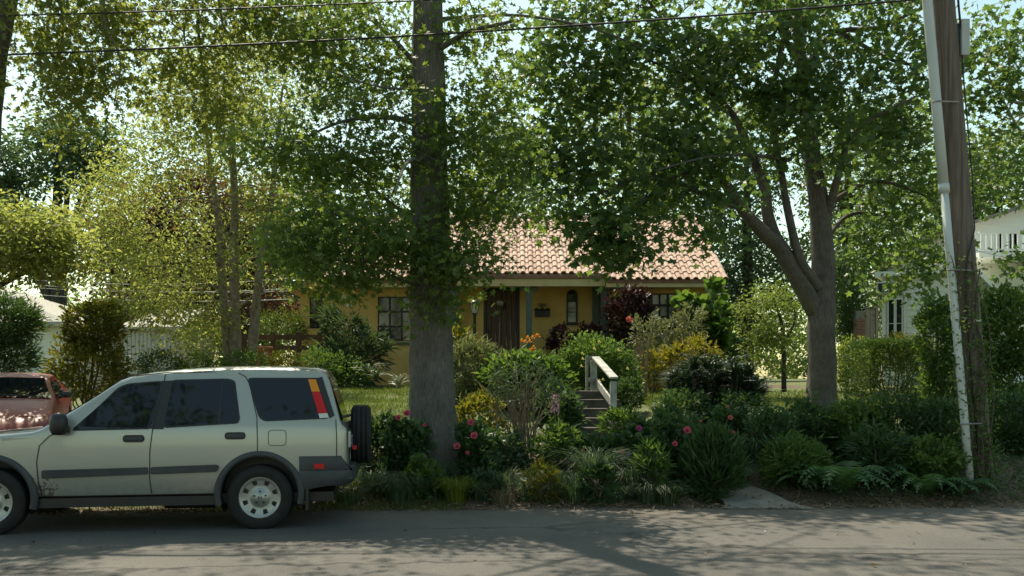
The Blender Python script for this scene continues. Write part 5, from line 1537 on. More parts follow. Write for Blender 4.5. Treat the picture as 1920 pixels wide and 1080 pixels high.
# one lobed leaf sprouting from its trunk
lf = leaves(np.array([P(-6, 150, LY_ - .25)] * 3) + RNG.normal(size=(3, 3)) * .03, .26, 'maple', .3, .6, out=np.repeat([[1.2, -.2, -.5]], 3, 0))

# Norway maple on the right
MY = 16.4
mb0 = P(1541, 770, MY)
mb0[2] = float(gz(mb0[0], MY))
limbs = [[(mb0[0], MY, mb0[2] - .2, .36), (mb0[0], MY, mb0[2] + .15, .29), (*P(1541, 690, MY), .255), (*P(1540, 600, MY), .25), (*P(1543, 540, MY), .225), (*P(1541, 440, MY), .195), (*P(1528, 330, MY), .165), (*P(1510, 200, MY), .13), (*P(1503, 120, MY), .105), (*P(1492, 20, MY), .08), (*P(1480, -150, MY), .06), (*P(1480, -450, MY), .03)]]
limbs += [pl(q, MY) for q in (
    [(1530, 585, .17, 0), (1500, 530, .165, -.2), (1462, 465, .15, -.4), (1425, 430, .12, -.6), (1392, 392, .10, -.8), (1340, 320, .08, -1.1), (1270, 275, .05, -1.4), (1180, 240, .02, -1.7)],
    [(1462, 465, .12, -.4), (1441, 410, .105, -.4), (1432, 350, .09, -.5), (1400, 270, .07, -.7), (1370, 210, .055, -.9), (1300, 150, .035, -1.2), (1210, 110, .015, -1.5)],
    [(1536, 540, .11, -.1), (1502, 490, .085, -.4), (1478, 400, .07, -.6), (1466, 330, .06, -.6), (1452, 250, .05, -.7), (1450, 170, .045, -.8), (1470, 60, .03, -1)],
    [(1548, 410, .09, 0), (1563, 360, .075, -.2), (1580, 300, .06, -.4), (1592, 262, .045, -.5), (1640, 220, .03, -.7), (1720, 180, .015, -1)],
    [(1508, 140, .08, 0), (1530, 100, .07, .2), (1570, 60, .05, .3), (1650, 50, .035, .3), (1740, 10, .02, .3)],
    [(1505, 125, .06, 0), (1470, 70, .05, -.2), (1440, -30, .04, -.4), (1400, -150, .02, -.6)],
    [(1392, 392, .05, -.8), (1330, 370, .035, -1.2), (1230, 330, .02, -1.8), (1130, 360, .01, -2.2)],
    [(1340, 320, .05, -1.1), (1270, 330, .03, -1.6), (1180, 400, .018, -2.0), (1120, 450, .008, -2.2)],
    [(1480, 300, .04, -.6), (1400, 290, .028, -1.6), (1320, 296, .02, -2.2), (1230, 320, .01, -2.6)],
    [(1555, 380, .05, .2), (1640, 340, .035, .6), (1740, 370, .022, .8), (1820, 430, .01, .9)],
    [(1545, 450, .05, .5), (1600, 400, .04, 1.5), (1680, 420, .025, 2.2), (1720, 500, .01, 2.4)],
    [(1370, 210, .045, -.9), (1260, 60, .03, -.6), (1160, -60, .02, -.4), (1080, -80, .01, -.2)],
    [(1570, 60, .045, .3), (1700, 120, .03, .8), (1820, 100, .02, 1.2), (1900, 140, .01, 1.4)],
)]
for k in range(22):
    z = 8.6 + k * .26; az = k * 2.4 + 1; L = 4.6 * (1 - (k / 26) ** 2) + .5
    c = np.array((PX(1485, MY), MY, z)); d = np.array((math.cos(az), math.sin(az), 0))
    limbs.append([(*c, .04), (*(c + d * L * .5 + np.array((0, 0, .6))), .022), (*(c + d * L + np.array((0, 0, .4))), .008)])
maple_blobs = [bb(950, 1180, 30, 250, MY - 1.4, 44, .8), bb(945, 1170, 240, 370, MY - 1.6, 36, .6), bb(1000, 1250, 350, 430, MY - 1.8, 14, .5), bb(1070, 1220, 390, 500, MY - 2.2, 24, .35),
               bb(1120, 1380, 40, 230, MY - 1.4, 44, .8), bb(1180, 1400, 220, 390, MY - 1.5, 36, .6), bb(1280, 1360, 380, 460, MY - 1.7, 7, .3),
               bb(1340, 1560, -10, 190, MY - 1.0, 38, .9), bb(1400, 1620, 140, 330, MY - .8, 32, .7), bb(1540, 1760, -10, 230, MY, 44, 1.0), bb(1580, 1780, 200, 420, MY + .6, 40, .9),
               bb(1600, 1780, 380, 560, MY + 1.6, 30, .8), bb(1770, 1950, 0, 250, MY + 1.0, 34, 1.0), bb(1780, 1960, 260, 400, MY + 1.2, 22, 1.0), bb(1880, 1960, 470, 545, MY + 1.2, 6, .8),
               bb(1000, 1300, -120, 40, MY - .8, 34, 1.2), bb(1300, 1700, -140, 20, MY - .4, 34, 1.2),
               (PX(1480, MY), MY + .4, 9.9, 4.6, 4.0, 1.4, 44), (PX(1480, MY), MY, 12.2, 3.2, 3.2, 1.6, 22)]
tree('maple_tree', 'forked maple with dark spreading crown on the lawn right of the steps', mb0, limbs, maple_blobs, 'bark_maple', 'maple_leaf', 'maple', .125, .29, 40, up=.6, droop=.4, seg=16, flat=.55)

# river birch clump
BY = 21.0
bb0 = G(PX(445, BY), BY)
limbs = [pl(q, BY) for q in (
    [(440, 690, .16), (441, 600, .125), (438, 480, .11), (440, 380, .09), (436, 280, .07), (434, 180, .045), (432, 60, .015)],
    [(432, 690, .15), (424, 600, .12, .1), (416, 520, .10, .2), (410, 420, .08, .3), (396, 320, .055, .4), (380, 200, .03, .5), (370, 120, .01, .6)],
    [(470, 690, .13), (478, 600, .11, -.1), (488, 500, .09, -.2), (508, 380, .07, -.2), (520, 270, .05, -.2), (530, 160, .02, -.2)],
)]
for i in range(34):
    src = limbs[i % 3]; t = .22 + .7 * (i / 34); S = spline(src, 6); a = S[int(t * (len(S) - 1))]
    az = i * 2.4 + .3; L = (2.6 - 1.6 * (i / 34)) * random.uniform(.8, 1.25)
    d = np.array((math.cos(az) * (1.25 if math.cos(az) < 0 else .8), math.sin(az) * .8, 0)); a3 = a[:3]
    limbs.append([(*a3, max(.016, a[3] * .35)), (*(a3 + d * L * .35 + np.array((0, 0, .35 * L * .6))), .018), (*(a3 + d * L * .7 + np.array((0, 0, .35 * L * .5))), .012), (*(a3 + d * L + np.array((0, 0, .0))), .005)])
birch_blobs = [bb(150, 400, 280, 480, BY, 76, 1.6), bb(180, 420, 440, 600, BY - .3, 60, 1.4), bb(250, 420, 560, 660, BY - .6, 26, 1.0), bb(260, 480, 150, 330, BY, 60, 1.4),
               bb(400, 610, 180, 400, BY, 60, 1.4), bb(380, 600, 380, 560, BY, 46, 1.3), bb(300, 560, 60, 200, BY, 44, 1.3), bb(420, 620, 60, 220, BY + .3, 36, 1.2), bb(520, 640, 420, 540, BY + .4, 14, .9)]
tree('river_birch', 'pale river birch clump with three slim trunks behind the SUV', bb0, limbs, birch_blobs, 'bark_birch', 'birch_leaf', 'leaf', .095, .30, 78, up=.4, droop=.5, seg=10, twig=.008, flat=.6)

# trees behind
def far_tree(name, label, px, Y, boxes, lm, size, per, sig, trunk_r=.25, bark='bark_dark', shape='leaf', group='trees behind the houses', lean=0):
    x = PX(px, Y); z0 = float(gz(x, Y))
    top = max(PZ(b[2], Y) for b in boxes); midz = z0 + (top - z0) * .35
    limbs = [[(x, Y, z0 - .2, trunk_r * 1.3), (x + .05, Y, midz, trunk_r), (x + lean * .5, Y, (midz + top) / 2, trunk_r * .6), (x + lean, Y, top - .8, .04)]]
    for k, b in enumerate(boxes):
        cx, cz = PX((b[0] + b[1]) / 2, Y), PZ((b[2] + b[3]) / 2, Y)
        zz = z0 + (top - z0) * (.22 + .25 * ((k * .37) % 1))
        limbs.append([(x, Y, zz, trunk_r * .55), (x * .55 + cx * .45, Y - .3 + (k % 3) * .3, zz * .5 + cz * .5, trunk_r * .38), (cx, Y - .5 + (k % 3) * .5, cz, .05)])
    blobs = [ell_blob(b[0], b[1], b[2], b[3], Y, int(b[4] * 1.5)) for b in boxes]
    return tree(name, label, (x, Y, z0), limbs, blobs, bark, lm, shape, size, sig, per, group=group, seg=8, twig=.02, flat=.65, up=.5)
far_tree('dark_maple', 'dark rounded tree with black trunk beyond the garage', 108, 38, [(-40, 70, 250, 360, 26), (50, 225, 220, 310, 34), (70, 230, 300, 370, 18), (-60, 60, 340, 430, 22), (150, 240, 240, 330, 12), (0, 60, 390, 440, 6)], 'far_dark_leaf', .26, 44, .40, .32)
far_tree('light_tree', 'bright yellow green tree rising over the garage roof', -170, 16.4, [(-260, 0, 370, 540, 44), (-60, 110, 385, 510, 40), (10, 165, 405, 525, 36)], 'birch_leaf', .11, 60, .24, .16, group=None)
far_tree('copper_beech', 'copper beech with purple red leaves glowing behind the birch', 300, 33, [(170, 340, 340, 560, 60), (280, 470, 320, 560, 90), (420, 560, 330, 560, 50), (180, 560, 500, 640, 60)], 'copper_leaf', .22, 60, .36, .25)
far_tree('backdrop_tree', 'leafy tree directly behind the left end of the tile roof', 640, 38, [(540, 680, 380, 600, 50), (600, 760, 420, 600, 40), (480, 620, 470, 640, 40)], 'far_mid_leaf', .22, 40, .42)
far_tree('backdrop_tree', 'tall light tree behind the ridge between oak and maple', 900, 40, [(820, 960, 330, 520, 40), (860, 1040, 220, 420, 46), (960, 1100, 300, 520, 36)], 'far_light_leaf', .22, 40, .44)
far_tree('backdrop_tree', 'broad green tree behind the ridge under the maple crown', 1180, 41, [(1060, 1260, 110, 300, 60), (1080, 1260, 270, 480, 50), (1200, 1400, 150, 330, 60), (1200, 1360, 300, 480, 46)], 'far_light_leaf', .24, 40, .45)
far_tree('backdrop_tree', 'bluish green tree past the right gable of the yellow house', 1400, 39, [(1300, 1420, 380, 640, 60), (1370, 1500, 420, 660, 60), (1330, 1480, 200, 420, 50)], 'far_dark_leaf', .22, 44, .42)
far_tree('backdrop_tree', 'sunlit tree behind the brick pier and board gate', 1590, 37, [(1480, 1640, 180, 380, 46), (1500, 1640, 350, 560, 50), (1600, 1760, 160, 360, 50), (1580, 1720, 320, 520, 50), (1540, 1680, 480, 640, 40)], 'far_light_leaf', .2, 44, .4)
far_tree('backdrop_tree', 'pale green tree rising behind the white house balcony', 1830, 44, [(1700, 1860, 270, 440, 60), (1800, 1980, 230, 420, 60), (1720, 1960, 400, 500, 40)], 'far_light_leaf', .24, 44, .45)
far_tree('backdrop_tree', 'rounded green tree filling the gap behind the grey shed', 430, 36, [(330, 470, 470, 660, 46), (430, 580, 500, 680, 50)], 'far_dark_leaf', .2, 44, .4)

# far wood closing the view
Cs = []
for i in range(90):
    x = -62 + i * 1.4; h = 5.5 + 2.0 * math.sin(i * 1.7) + random.uniform(-1, 1)
    if -8 < x < 8: h *= .8
    Cs.append(in_ellipsoid(420, (x, 58 + random.uniform(-4, 6), 1.8 + h * .5), (1.6, 1.6, h * .55), .5))
fw = leaves(np.concatenate(Cs), .42, 'leaf', .4, .3)
o = link('far_wood', flat_mesh('far_wood', *fw), 'far_mid_leaf'); tag(o, 'distant line of green woodland beyond the houses', 'wood', kind='stuff')

# bare tree by the pole
DY = 19.0
limbs = [pl(q, DY) for q in (
    [(2080, 800, .2), (2060, 500, .16), (2010, 300, .12), (1940, 200, .07), (1880, 165, .04), (1835, 148, .015)],
    [(1940, 200, .05), (1900, 190, .035, .1), (1868, 170, .022, .2), (1850, 130, .012, .3), (1845, 100, .005, .3)],
    [(1980, 250, .05), (1920, 250, .03, -.2), (1882, 190, .02, -.3), (1862, 160, .008, -.3)],
    [(1900, 180, .025), (1890, 210, .016, .1), (1872, 240, .008, .2), (1850, 262, .004, .3)],
    [(1880, 165, .022), (1860, 190, .014), (1842, 215, .006)],
    [(1960, 230, .04), (1930, 150, .03), (1900, 130, .02), (1870, 120, .006)],
    [(1915, 140, .02), (1895, 100, .012), (1880, 60, .005)],
    [(1940, 210, .03), (1910, 225, .02), (1895, 260, .01), (1900, 300, .004)],
)]
tree('bare_tree', 'bare grey dead branches reaching out beyond the utility pole', (PX(2080, DY), DY, float(gz(PX(2080, DY), DY))), limbs, [bb(1830, 1960, 110, 260, DY, 12, .5)], 'bark_dead', 'far_light_leaf', 'leaf', .07, .2, 4)

# small ornamental tree right of the house
SY = 20.5
sb = G(PX(1470, SY), SY)
limbs = [pl([(1470, 735, .06), (1469, 660, .05), (1466, 610, .04), (1450, 560, .02)], SY), pl([(1469, 650, .035), (1490, 600, .02), (1485, 560, .01)], SY), pl([(1468, 640, .035), (1430, 600, .02), (1410, 580, .01)], SY)]
tree('small_tree', 'small round pale green tree with thin dark stem beside the yellow house', sb, limbs, [bb(1385, 1500, 520, 650, SY, 60, .7), bb(1395, 1510, 600, 710, SY, 44, .6)], 'bark_dark', 'far_light_leaf', 'leaf', .075, .14, 50, cat='small tree')

# ------------------------------------------------------------------ shrubs about the house
def S_(name, label, px, Y, boxes, lm, leaf='leaf', size=.06, **kw):
    b = G(PX(px, Y), Y)
    return shrub(name, label, b, [ell_blob(*q[:4], Y + (q[5] if len(q) > 5 else 0), int(q[4] * 1.8)) for q in boxes], lm, leaf, size * 1.12, **kw)

def blossom(parent, c, r, m, name='flower', n=9, face=(0, -1, .5)):
    """cup of petals in two whorls around c"""
    f = np.array(face, float); f /= np.linalg.norm(f)
    a = np.cross(f, (0, 0, 1.0)); a /= np.linalg.norm(a); b = np.cross(f, a)
    tv, tt = TEMPL['petal']; Vs, Ts, k = [], [], 0
    for i in range(n):
        t = i * 2.4; outer = i < n * .6
        d = a * math.cos(t) + b * math.sin(t)
        d = d * (1.0 if outer else .45) + f * (.45 if outer else 1.0); d /= np.linalg.norm(d)
        s = np.cross(f, d); s /= np.linalg.norm(s); nn = np.cross(d, s)
        Vs.append((tv @ np.stack([d, s, nn])) * r * (1 if outer else .75) + np.array(c)); Ts.append(tt + k); k += len(tv)
    return link(name, flat_mesh(name, np.concatenate(Vs) - basis(parent), np.concatenate(Ts)), m, parent)

hy = 20.5
hb0 = G(PX(1664, hy), hy); t = thing('clipped_hedge', 'clipped dark box hedge with bright green top beside the maple', 'hedge', tuple(hb0))
x0, x1, z0, z1 = PX(1604, hy), PX(1726, hy), hb0[2], PZ(643, hy)
n = 11000
q_ = RNG.uniform(-1, 1, size=(n, 3)); ax_ = RNG.integers(0, 5, n); sg = np.where(RNG.uniform(size=n) < .5, -1, 1)
q_[ax_ == 0, 0] = sg[ax_ == 0]; q_[(ax_ == 1) | (ax_ == 2), 1] = -1; q_[(ax_ == 3) | (ax_ == 4), 2] = 1
o_ = q_ ** 7; k_ = np.sum(np.abs(q_) ** 6, 1) ** (1 / 6.0); q_ = q_ / k_[:, None]
C = np.stack([(x0 + x1) / 2 + q_[:, 0] * (x1 - x0) / 2, hy + q_[:, 1] * .8, (z0 + z1) / 2 + q_[:, 2] * (z1 - z0) / 2], 1) + RNG.normal(size=(n, 3)) * .035
C = C[C[:, 2] > hb0[2]]
leaf_object('foliage', 'hedge_leaf', t, [leaves(C, .06, 'leaf', .45, .0, out=norm(C - np.array(((x0 + x1) / 2, hy, (z0 + z1) / 2 - .3))) * .8)], 'stuff')
q = MB()
for i in range(16):
    e = np.array((RNG.uniform(x0 + .1, x1 - .1), hy + RNG.uniform(-.6, .6), RNG.uniform(z0 + .4, z1 - .1))); s0 = np.array((e[0] * .6 + hb0[0] * .4, hy + RNG.uniform(-.2, .2), hb0[2] - .05))
    q.tube([s0, (s0 + e) / 2 + RNG.normal(size=3) * .05, e], [.018, .012, .005], 5, cap=False)
q.build('stems', 'stem_wood', t)
S_('light_hedge', 'lighter green hedge between the maple trunk and the clipped hedge', 1595, 21.5, [(1562, 1650, 635, 735, 2200)], 'far_light_leaf', size=.06, shell=.4, cat='hedge')
S_('tall_arborvitae', 'dark upright conifer before the brick pier', 1585, 24.5, [(1555, 1625, 470, 640, 2600), (1570, 1630, 540, 660, 1300)], 'shrub_dark', 'narrow', .11, cat='conifer')
S_('hedge_shrub', 'flowering pale shrub row under the narrow windows of the white house', 1700, 23, [(1640, 1720, 632, 690, 1300), (1690, 1780, 640, 700, 1200)], 'shrub_olive', size=.07)
S_('side_shrub', 'leafy shrub left of the conduit with white siding behind', 1755, 15.2, [(1722, 1800, 560, 700, 1500), (1735, 1810, 660, 800, 1300)], 'shrub_mid', size=.085, stems=14)
S_('corner_shrub', 'big sunlit shrub filling the corner right of the utility pole', 1890, 15.5, [(1832, 1960, 545, 690, 2400), (1840, 1960, 650, 790, 1900)], 'shrub_mid', size=.09, stems=14)
S_('low_shrub', 'dark low shrub at the foot of the corner shrub by the pole', 1900, 13.2, [(1850, 1960, 740, 850, 1600), (1870, 1960, 800, 895, 1000)], 'shrub_dark', size=.07)

S_('burgundy_shrub', 'tall burgundy leaved shrub between the porch corner and window', 1180, 24.3, [(1138, 1222, 545, 640, 1700), (1140, 1210, 620, 700, 1000)], 'shrub_burgundy', 'round', .075, stems=14)
S_('burgundy_shrub', 'low burgundy shrub under the arched window', 1085, 24.2, [(1030, 1080, 612, 668, 420), (1068, 1125, 618, 680, 500), (1085, 1130, 606, 640, 200)], 'shrub_burgundy', 'round', .08, stems=10)
S_('large_leaf_vine', 'broad leaved vine climbing the right corner of the yellow house', 1330, 23.9, [(1285, 1360, 535, 590, 130), (1295, 1375, 575, 650, 260), (1320, 1385, 620, 690, 160)], 'shrub_mid', 'round', .22, stems=8, cat='vine')
s1 = S_('pale_shrub', 'pale grey green rose shrub left of the paned window', 1215, 21.3, [(1180, 1240, 590, 660, 420), (1195, 1250, 640, 700, 240)], 'shrub_pale', 'leaf', .08, stems=8)
blossom(s1, P(1180, 601, 21.2), .11, 'coral_petal')
S_('pale_shrub', 'airy pale green shrub crossing the lower panes of the window', 1280, 21.6, [(1240, 1300, 590, 650, 330), (1268, 1325, 572, 650, 420), (1225, 1270, 630, 665, 160)], 'shrub_pale', 'leaf', .075, stems=12)
S_('yellow_shrub', 'golden yellow shrub behind the dark spiky shrub', 1300, 20.3, [(1262, 1345, 636, 690, 520), (1240, 1290, 645, 700, 300)], 'shrub_yellow', 'leaf', .085)
S_('yellow_shrub', 'golden yellow shrub beside the tan reed stems', 1222, 20.0, [(1198, 1246, 660, 712, 420), (1205, 1255, 690, 735, 260)], 'shrub_yellow', 'leaf', .085)
big = S_('flowering_bush', 'rounded green bush with small yellow flowers behind the handrail', 1125, 17.6, [(1060, 1170, 632, 720, 2300), (1110, 1195, 650, 745, 1500), (1050, 1110, 660, 745, 900)], 'shrub_mid', 'leaf', .065, stems=12)
for i in range(14):
    blossom(big, P(random.uniform(1062, 1180), random.uniform(640, 720), 16.7), .038, 'yellow_petal', n=5)
S_('rail_bush', 'small dark green bush just right of the handrail foot', 1180, 15.6, [(1155, 1205, 712, 765, 800)], 'shrub_dark', size=.055)

# dark spiky shrub: rosettes of strap leaves
def spiky(name, label, px, Y, heads, lm, L=.42, w=.05, n=26, cat='shrub', stems=True, group=None):
    b = G(PX(px, Y), Y); t = thing(name, label, cat, tuple(b), group)
    ch = []; mb = MB()
    for (hx, hy, dy) in heads:
        c = P(hx, hy, Y + dy)
        V, T = blades(c - np.array((0, 0, .12)), n, L * .75, L * .9, w, arch=.75, rad=.03, hvar=.7)
        ch.append((V, T))
        if stems:
            mb.tube([b + RNG.normal(size=3) * (.12, .12, 0), (b + c) / 2 + RNG.normal(size=3) * .06, c], [.025, .02, .014], 5)
    if mb.v: mb.build('stems', 'stem_wood', t)
    leaf_object('foliage', lm, t, ch, 'stuff')
    return t
heads = []
while len(heads) < 100:
    t1, t2 = random.uniform(-1, 1), random.uniform(-1, 1)
    if t1 * t1 + t2 * t2 < 1: heads.append((1345 + 88 * t1, 722 + 50 * t2 + random.gauss(0, 5), random.uniform(-.6, .6)))
spiky('spiky_shrub', 'large blackish green spiky leaved shrub right of the steps', 1345, 15.0, heads, 'shrub_spiky', .46, .034, 36)
S_('shade_shrub', 'dark undergrowth below the spiky shrub beside the steps', 1300, 14.2, [(1235, 1330, 735, 800, 900), (1310, 1440, 740, 800, 1000)], 'shrub_dark', size=.06)

# left of the house
S_('glossy_shrub', 'tall dark glossy leaved shrub before the left window', 655, 23.2, [(610, 690, 560, 640, 260), (595, 712, 630, 722, 700), (640, 725, 610, 690, 220)], 'shrub_blue', 'narrow', .26, stems=14)
S_('light_shrub', 'light green shrub at the left corner of the yellow house', 600, 22.0, [(560, 640, 655, 725, 900), (610, 690, 670, 730, 700)], 'shrub_mid', 'leaf', .07)
for i, (p0, p1, y0, y1, lbl, lm) in enumerate(((250, 340, 662, 705, 'low dark hedge shrub before the grey shed', 'shrub_dark'), (330, 420, 664, 705, 'low green hedge shrub left of the birch trunks', 'shrub_mid'),
        (415, 510, 660, 705, 'low green hedge shrub around the birch trunk feet', 'shrub_mid'), (500, 580, 664, 705, 'low olive hedge shrub under the dark rail fence', 'shrub_olive'))):
    S_('low_hedge', lbl, (p0 + p1) / 2, 20.4, [(p0, p1, y0, y1, 1000)], lm, size=.06, cat='hedge')
S_('yellow_green_bush', 'yellow green bush with dark stems between the garage and shed', 160, 19.5, [(128, 232, 568, 650, 1200), (92, 240, 640, 735, 1400)], 'shrub_olive', 'leaf', .11, stems=16, stem_r=.022)
S_('dark_conifer', 'dense dark green conifer left of the garage corner', 20, 18.8, [(-60, 66, 560, 640, 2600), (-60, 60, 620, 715, 2600)], 'shrub_dark', 'narrow', .12, cat='conifer')
S_('juniper', 'feathery light green juniper left of the yellow house wing', 535, 24.6, [(480, 570, 585, 640, 1300), (500, 585, 620, 660, 600)], 'juniper_leaf', 'narrow', .09, cat='conifer')
S_('juniper', 'dark green juniper beneath the birch right of the grey shed', 380, 23.0, [(338, 425, 605, 675, 1500)], 'juniper_leaf', 'narrow', .09, cat='conifer')
# variegated agave
spiky('variegated_agave', 'pale striped agave rosette on the lawn left of the oak trunk', 748, 19.6, [(748, 716, 0)], 'agave_leaf', .62, .05, 26, cat='agave', stems=False)
spiky('spider_plant', 'small pale striped rosette beside the foot of the handrail', 1190, 14.4, [(1187, 775, 0)], 'agave_leaf', .34, .022, 18, cat='plant', stems=False)
spiky('yucca', 'green sword leaved yucca before the left window', 690, 21.0, [(690, 690, 0), (705, 700, .3)], 'shrub_blue', .55, .05, 24, cat='yucca', stems=False)

# garden between trunk and steps
S_('silver_shrub', 'silvery willow leaved shrub right of the oak trunk under the lamp', 880, 16.2, [(845, 930, 640, 740, 1100), (850, 920, 720, 800, 700)], 'shrub_pale', 'narrow', .14, stems=22, stem_r=.009)
S_('leafy_perennial', 'tall leafy green perennials below the brown door', 960, 15.6, [(905, 1000, 665, 760, 800), (960, 1060, 670, 760, 900), (930, 1040, 730, 810, 700)], 'shrub_mid', 'leaf', .12, stems=26, stem_r=.008)
S_('leafy_perennial', 'shaded leafy perennials between reed stems and steps', 1040, 14.6, [(1010, 1070, 720, 800, 500), (1000, 1075, 770, 850, 600)], 'shrub_dark', 'leaf', .11, stems=16, stem_r=.008)
cr = S_('croton', 'orange and yellow leaved plant touching the right of the oak trunk', 855, 18.4, [(838, 872, 618, 665, 90)], 'shrub_yellow', 'leaf', .17, stems=6)
cn = S_('orange_lily', 'orange flower spike rising before the porch wall', 995, 17.8, [(975, 1020, 670, 720, 160)], 'shrub_mid', 'leaf', .14, stems=6)
for i in range(11):
    blossom(cn, P(random.gauss(996, 5), random.uniform(629, 660), 17.7), .055, 'orange_petal', n=6)
q = MB(); q.tube([G(PX(997, 17.8), 17.8), P(996, 680, 17.8), P(996, 632, 17.75)], [.012, .010, .006], 5); q.build('flower_stalk', 'stem_green', cn)

# reed stems
def reeds(name, label, px, Y, n, top, spread, m, r=.006, cat='reeds', plumes=0):
    b = G(PX(px, Y), Y); t = thing(name, label, cat, tuple(b)); q = MB()
    for i in range(n):
        s0 = b + np.array((random.gauss(0, .10), random.gauss(0, .1), -.03)); h = top * random.uniform(.65, 1.05)
        d = np.array((random.gauss(0, spread), random.gauss(0, spread), 0))
        q.tube([s0, s0 + d * .25 + (0, 0, h * .5), s0 + d * .7 + (0, 0, h * .82), s0 + d * 1.1 + (0, 0, h)], [r, r, r * .8, r * .4], 5, cap=False)
    q.build('stems', m, t)
    return t, b
t, b = reeds('reed_clump', 'fountain of bare tan stems in the flower bed left of the steps', 978, 12.6, 46, 1.25, .28, 'twig_brown', .009)
leaf_object('foliage', 'shrub_blue', t, [leaves(in_ellipsoid(420, b + np.array((.05, 0, 1.05)), (.55, .4, .36), .2), .13, 'narrow', .4, .6)], 'stuff')
q = MB()
for i in range(7):
    x = PX(random.uniform(925, 985), 12.7); q.tube([(x, 12.7, b[2]), (x + random.gauss(0, .02), 12.7, b[2] + .9), (x + random.gauss(0, .06), 12.7, PZ(random.uniform(600, 650), 12.7))], [.006, .005, .003], 5)
q.build('flower_stalks', 'twig_brown', t)
t, b = reeds('reed_clump', 'upright tan dry stems beside the golden yellow shrub', 1195, 18.5, 40, 1.35, .10, 'twig_brown', .010)
# foxglove
fx = G(PX(1040, 12.9), 12.9); t = thing('foxglove', 'mauve foxglove spike left of the garden steps', 'foxglove', tuple(fx))
q = MB(); q.tube([fx, P(1041, 800, 12.9), P(1041, 728, 12.9)], [.010, .009, .004], 6); q.build('stalk', 'stem_green', t)
for i in range(22):
    f = i / 22; az = i * 2.4; blossom(t, P(1041, 738 + 36 * f, 12.9) + np.array((math.cos(az) * .035, math.sin(az) * .035, 0)), .045, 'mauve_petal', n=5, face=(math.cos(az), math.sin(az) - .2, -.5))
leaf_object('foliage', 'shrub_blue', t, [leaves(in_ellipsoid(40, fx + np.array((0, 0, .2)), (.22, .2, .2)), .22, 'leaf', .6, .3)], 'stuff')

S_('bed_shrub', 'dark leafy shrub tucked behind the spare wheel of the SUV', 700, 12.2, [(655, 745, 810, 900, 700), (690, 740, 780, 850, 260)], 'shrub_dark', 'leaf', .09)
S_('bed_shrub', 'blue green leafy shrub right of the roses by the oak trunk', 945, 12.1, [(905, 985, 810, 890, 620)], 'shrub_blue', 'leaf', .085)
S_('bed_shrub', 'leafy green shrub at the foot of the mauve foxglove', 1045, 12.0, [(1005, 1085, 800, 880, 640)], 'shrub_mid', 'leaf', .085)
S_('bed_shrub', 'sunlit loose green shrub right of the oak trunk below the silvery one', 900, 13.4, [(855, 945, 740, 830, 700)], 'shrub_olive', 'leaf', .08)
S_('bed_shrub', 'leafy shrub hugging the left side of the garden steps', 1060, 14.0, [(1030, 1085, 745, 830, 520)], 'shrub_dark', 'leaf', .10)
S_('bed_shrub', 'leafy shrub at the right foot of the garden steps', 1160, 13.6, [(1135, 1195, 770, 835, 420)], 'shrub_mid', 'narrow', .13)
S_('bed_shrub', 'dark shrub between the large rose bush and the spiky shrub', 1265, 13.4, [(1215, 1320, 770, 850, 800)], 'shrub_dark', 'leaf', .085)
S_('bed_shrub', 'low broad leaved plant at the road edge below the left roses', 790, 11.15, [(765, 825, 870, 930, 260)], 'shrub_mid', 'round', .10)
S_('bed_shrub', 'low grey green plant at the road edge right of the yellow tuft', 905, 11.1, [(885, 935, 885, 935, 260)], 'shrub_blue', 'leaf', .07)
S_('bed_shrub', 'leafy weed clump at the road edge below the bare tan stems', 1015, 11.05, [(985, 1045, 870, 935, 340)], 'shrub_olive', 'narrow', .10)
S_('bed_shrub', 'low dark broad leaved plant at the road edge before the steps', 1120, 11.0, [(1095, 1150, 880, 940, 260)], 'shrub_dark', 'round', .09)
S_('bed_shrub', 'loose green stems between the tall grass and the large rose bush', 1222, 11.2, [(1195, 1250, 840, 915, 300)], 'shrub_mid', 'narrow', .13)
# roses
def rose(label, px, Y, boxes, fl, lm='shrub_dark', m='rose_petal', size=.07, stems=10):
    t = S_('rose_bush', label, px, Y, boxes, lm, 'round', size, stems=stems)
    for (fx_, fy_, r) in fl:
        blossom(t, P(fx_, fy_, Y - .32), r, m, n=12)
    return t
rose('rose bush with pink blooms just left of the oak trunk', 755, 11.75, [(722, 800, 785, 860, 520), (715, 790, 830, 900, 420)], [(763, 776, .055), (747, 784, .045), (796, 798, .03)])
rose('rose bush with three large pink blooms right of the oak trunk', 885, 11.75, [(850, 930, 800, 870, 420), (855, 935, 840, 900, 320)], [(883, 793, .055), (889, 818, .058), (857, 838, .055), (877, 850, .032), (855, 838, .03)])
rose('rose bush with coral blooms before the garden steps', 1130, 12.2, [(1080, 1150, 810, 880, 360), (1130, 1200, 815, 880, 360)], [(1047, 822, .04), (1093, 846, .03), (1167, 848, .045)], m='coral_petal')
rose('rose bush with a magenta bloom right of the garden steps', 1205, 12.6, [(1180, 1240, 790, 850, 360)], [(1198, 804, .05)], m='magenta_petal')
rose('large rose bush with pink and coral blooms beside the concrete walk', 1265, 11.7, [(1225, 1300, 790, 870, 560), (1240, 1330, 830, 900, 520)], [(1288, 808, .06), (1265, 833, .045), (1254, 874, .025)])
rose('rose bush with coral blooms below the dark spiky shrub', 1370, 12.9, [(1320, 1420, 790, 850, 520), (1330, 1400, 760, 810, 300)], [(1349, 801, .035), (1369, 784, .045), (1409, 813, .055), (1374, 812, .04), (1314, 790, .025), (1364, 762, .025)], m='coral_petal')
rs = S_('rosemary_bush', 'upright feathery green bush at the near corner of the walk', 1335, 11.35, [(1285, 1385, 830, 925, 1900), (1300, 1370, 810, 880, 900)], 'shrub_dark', 'narrow', .13, stems=30, up=.2, droop=-.6, stem_r=.006)

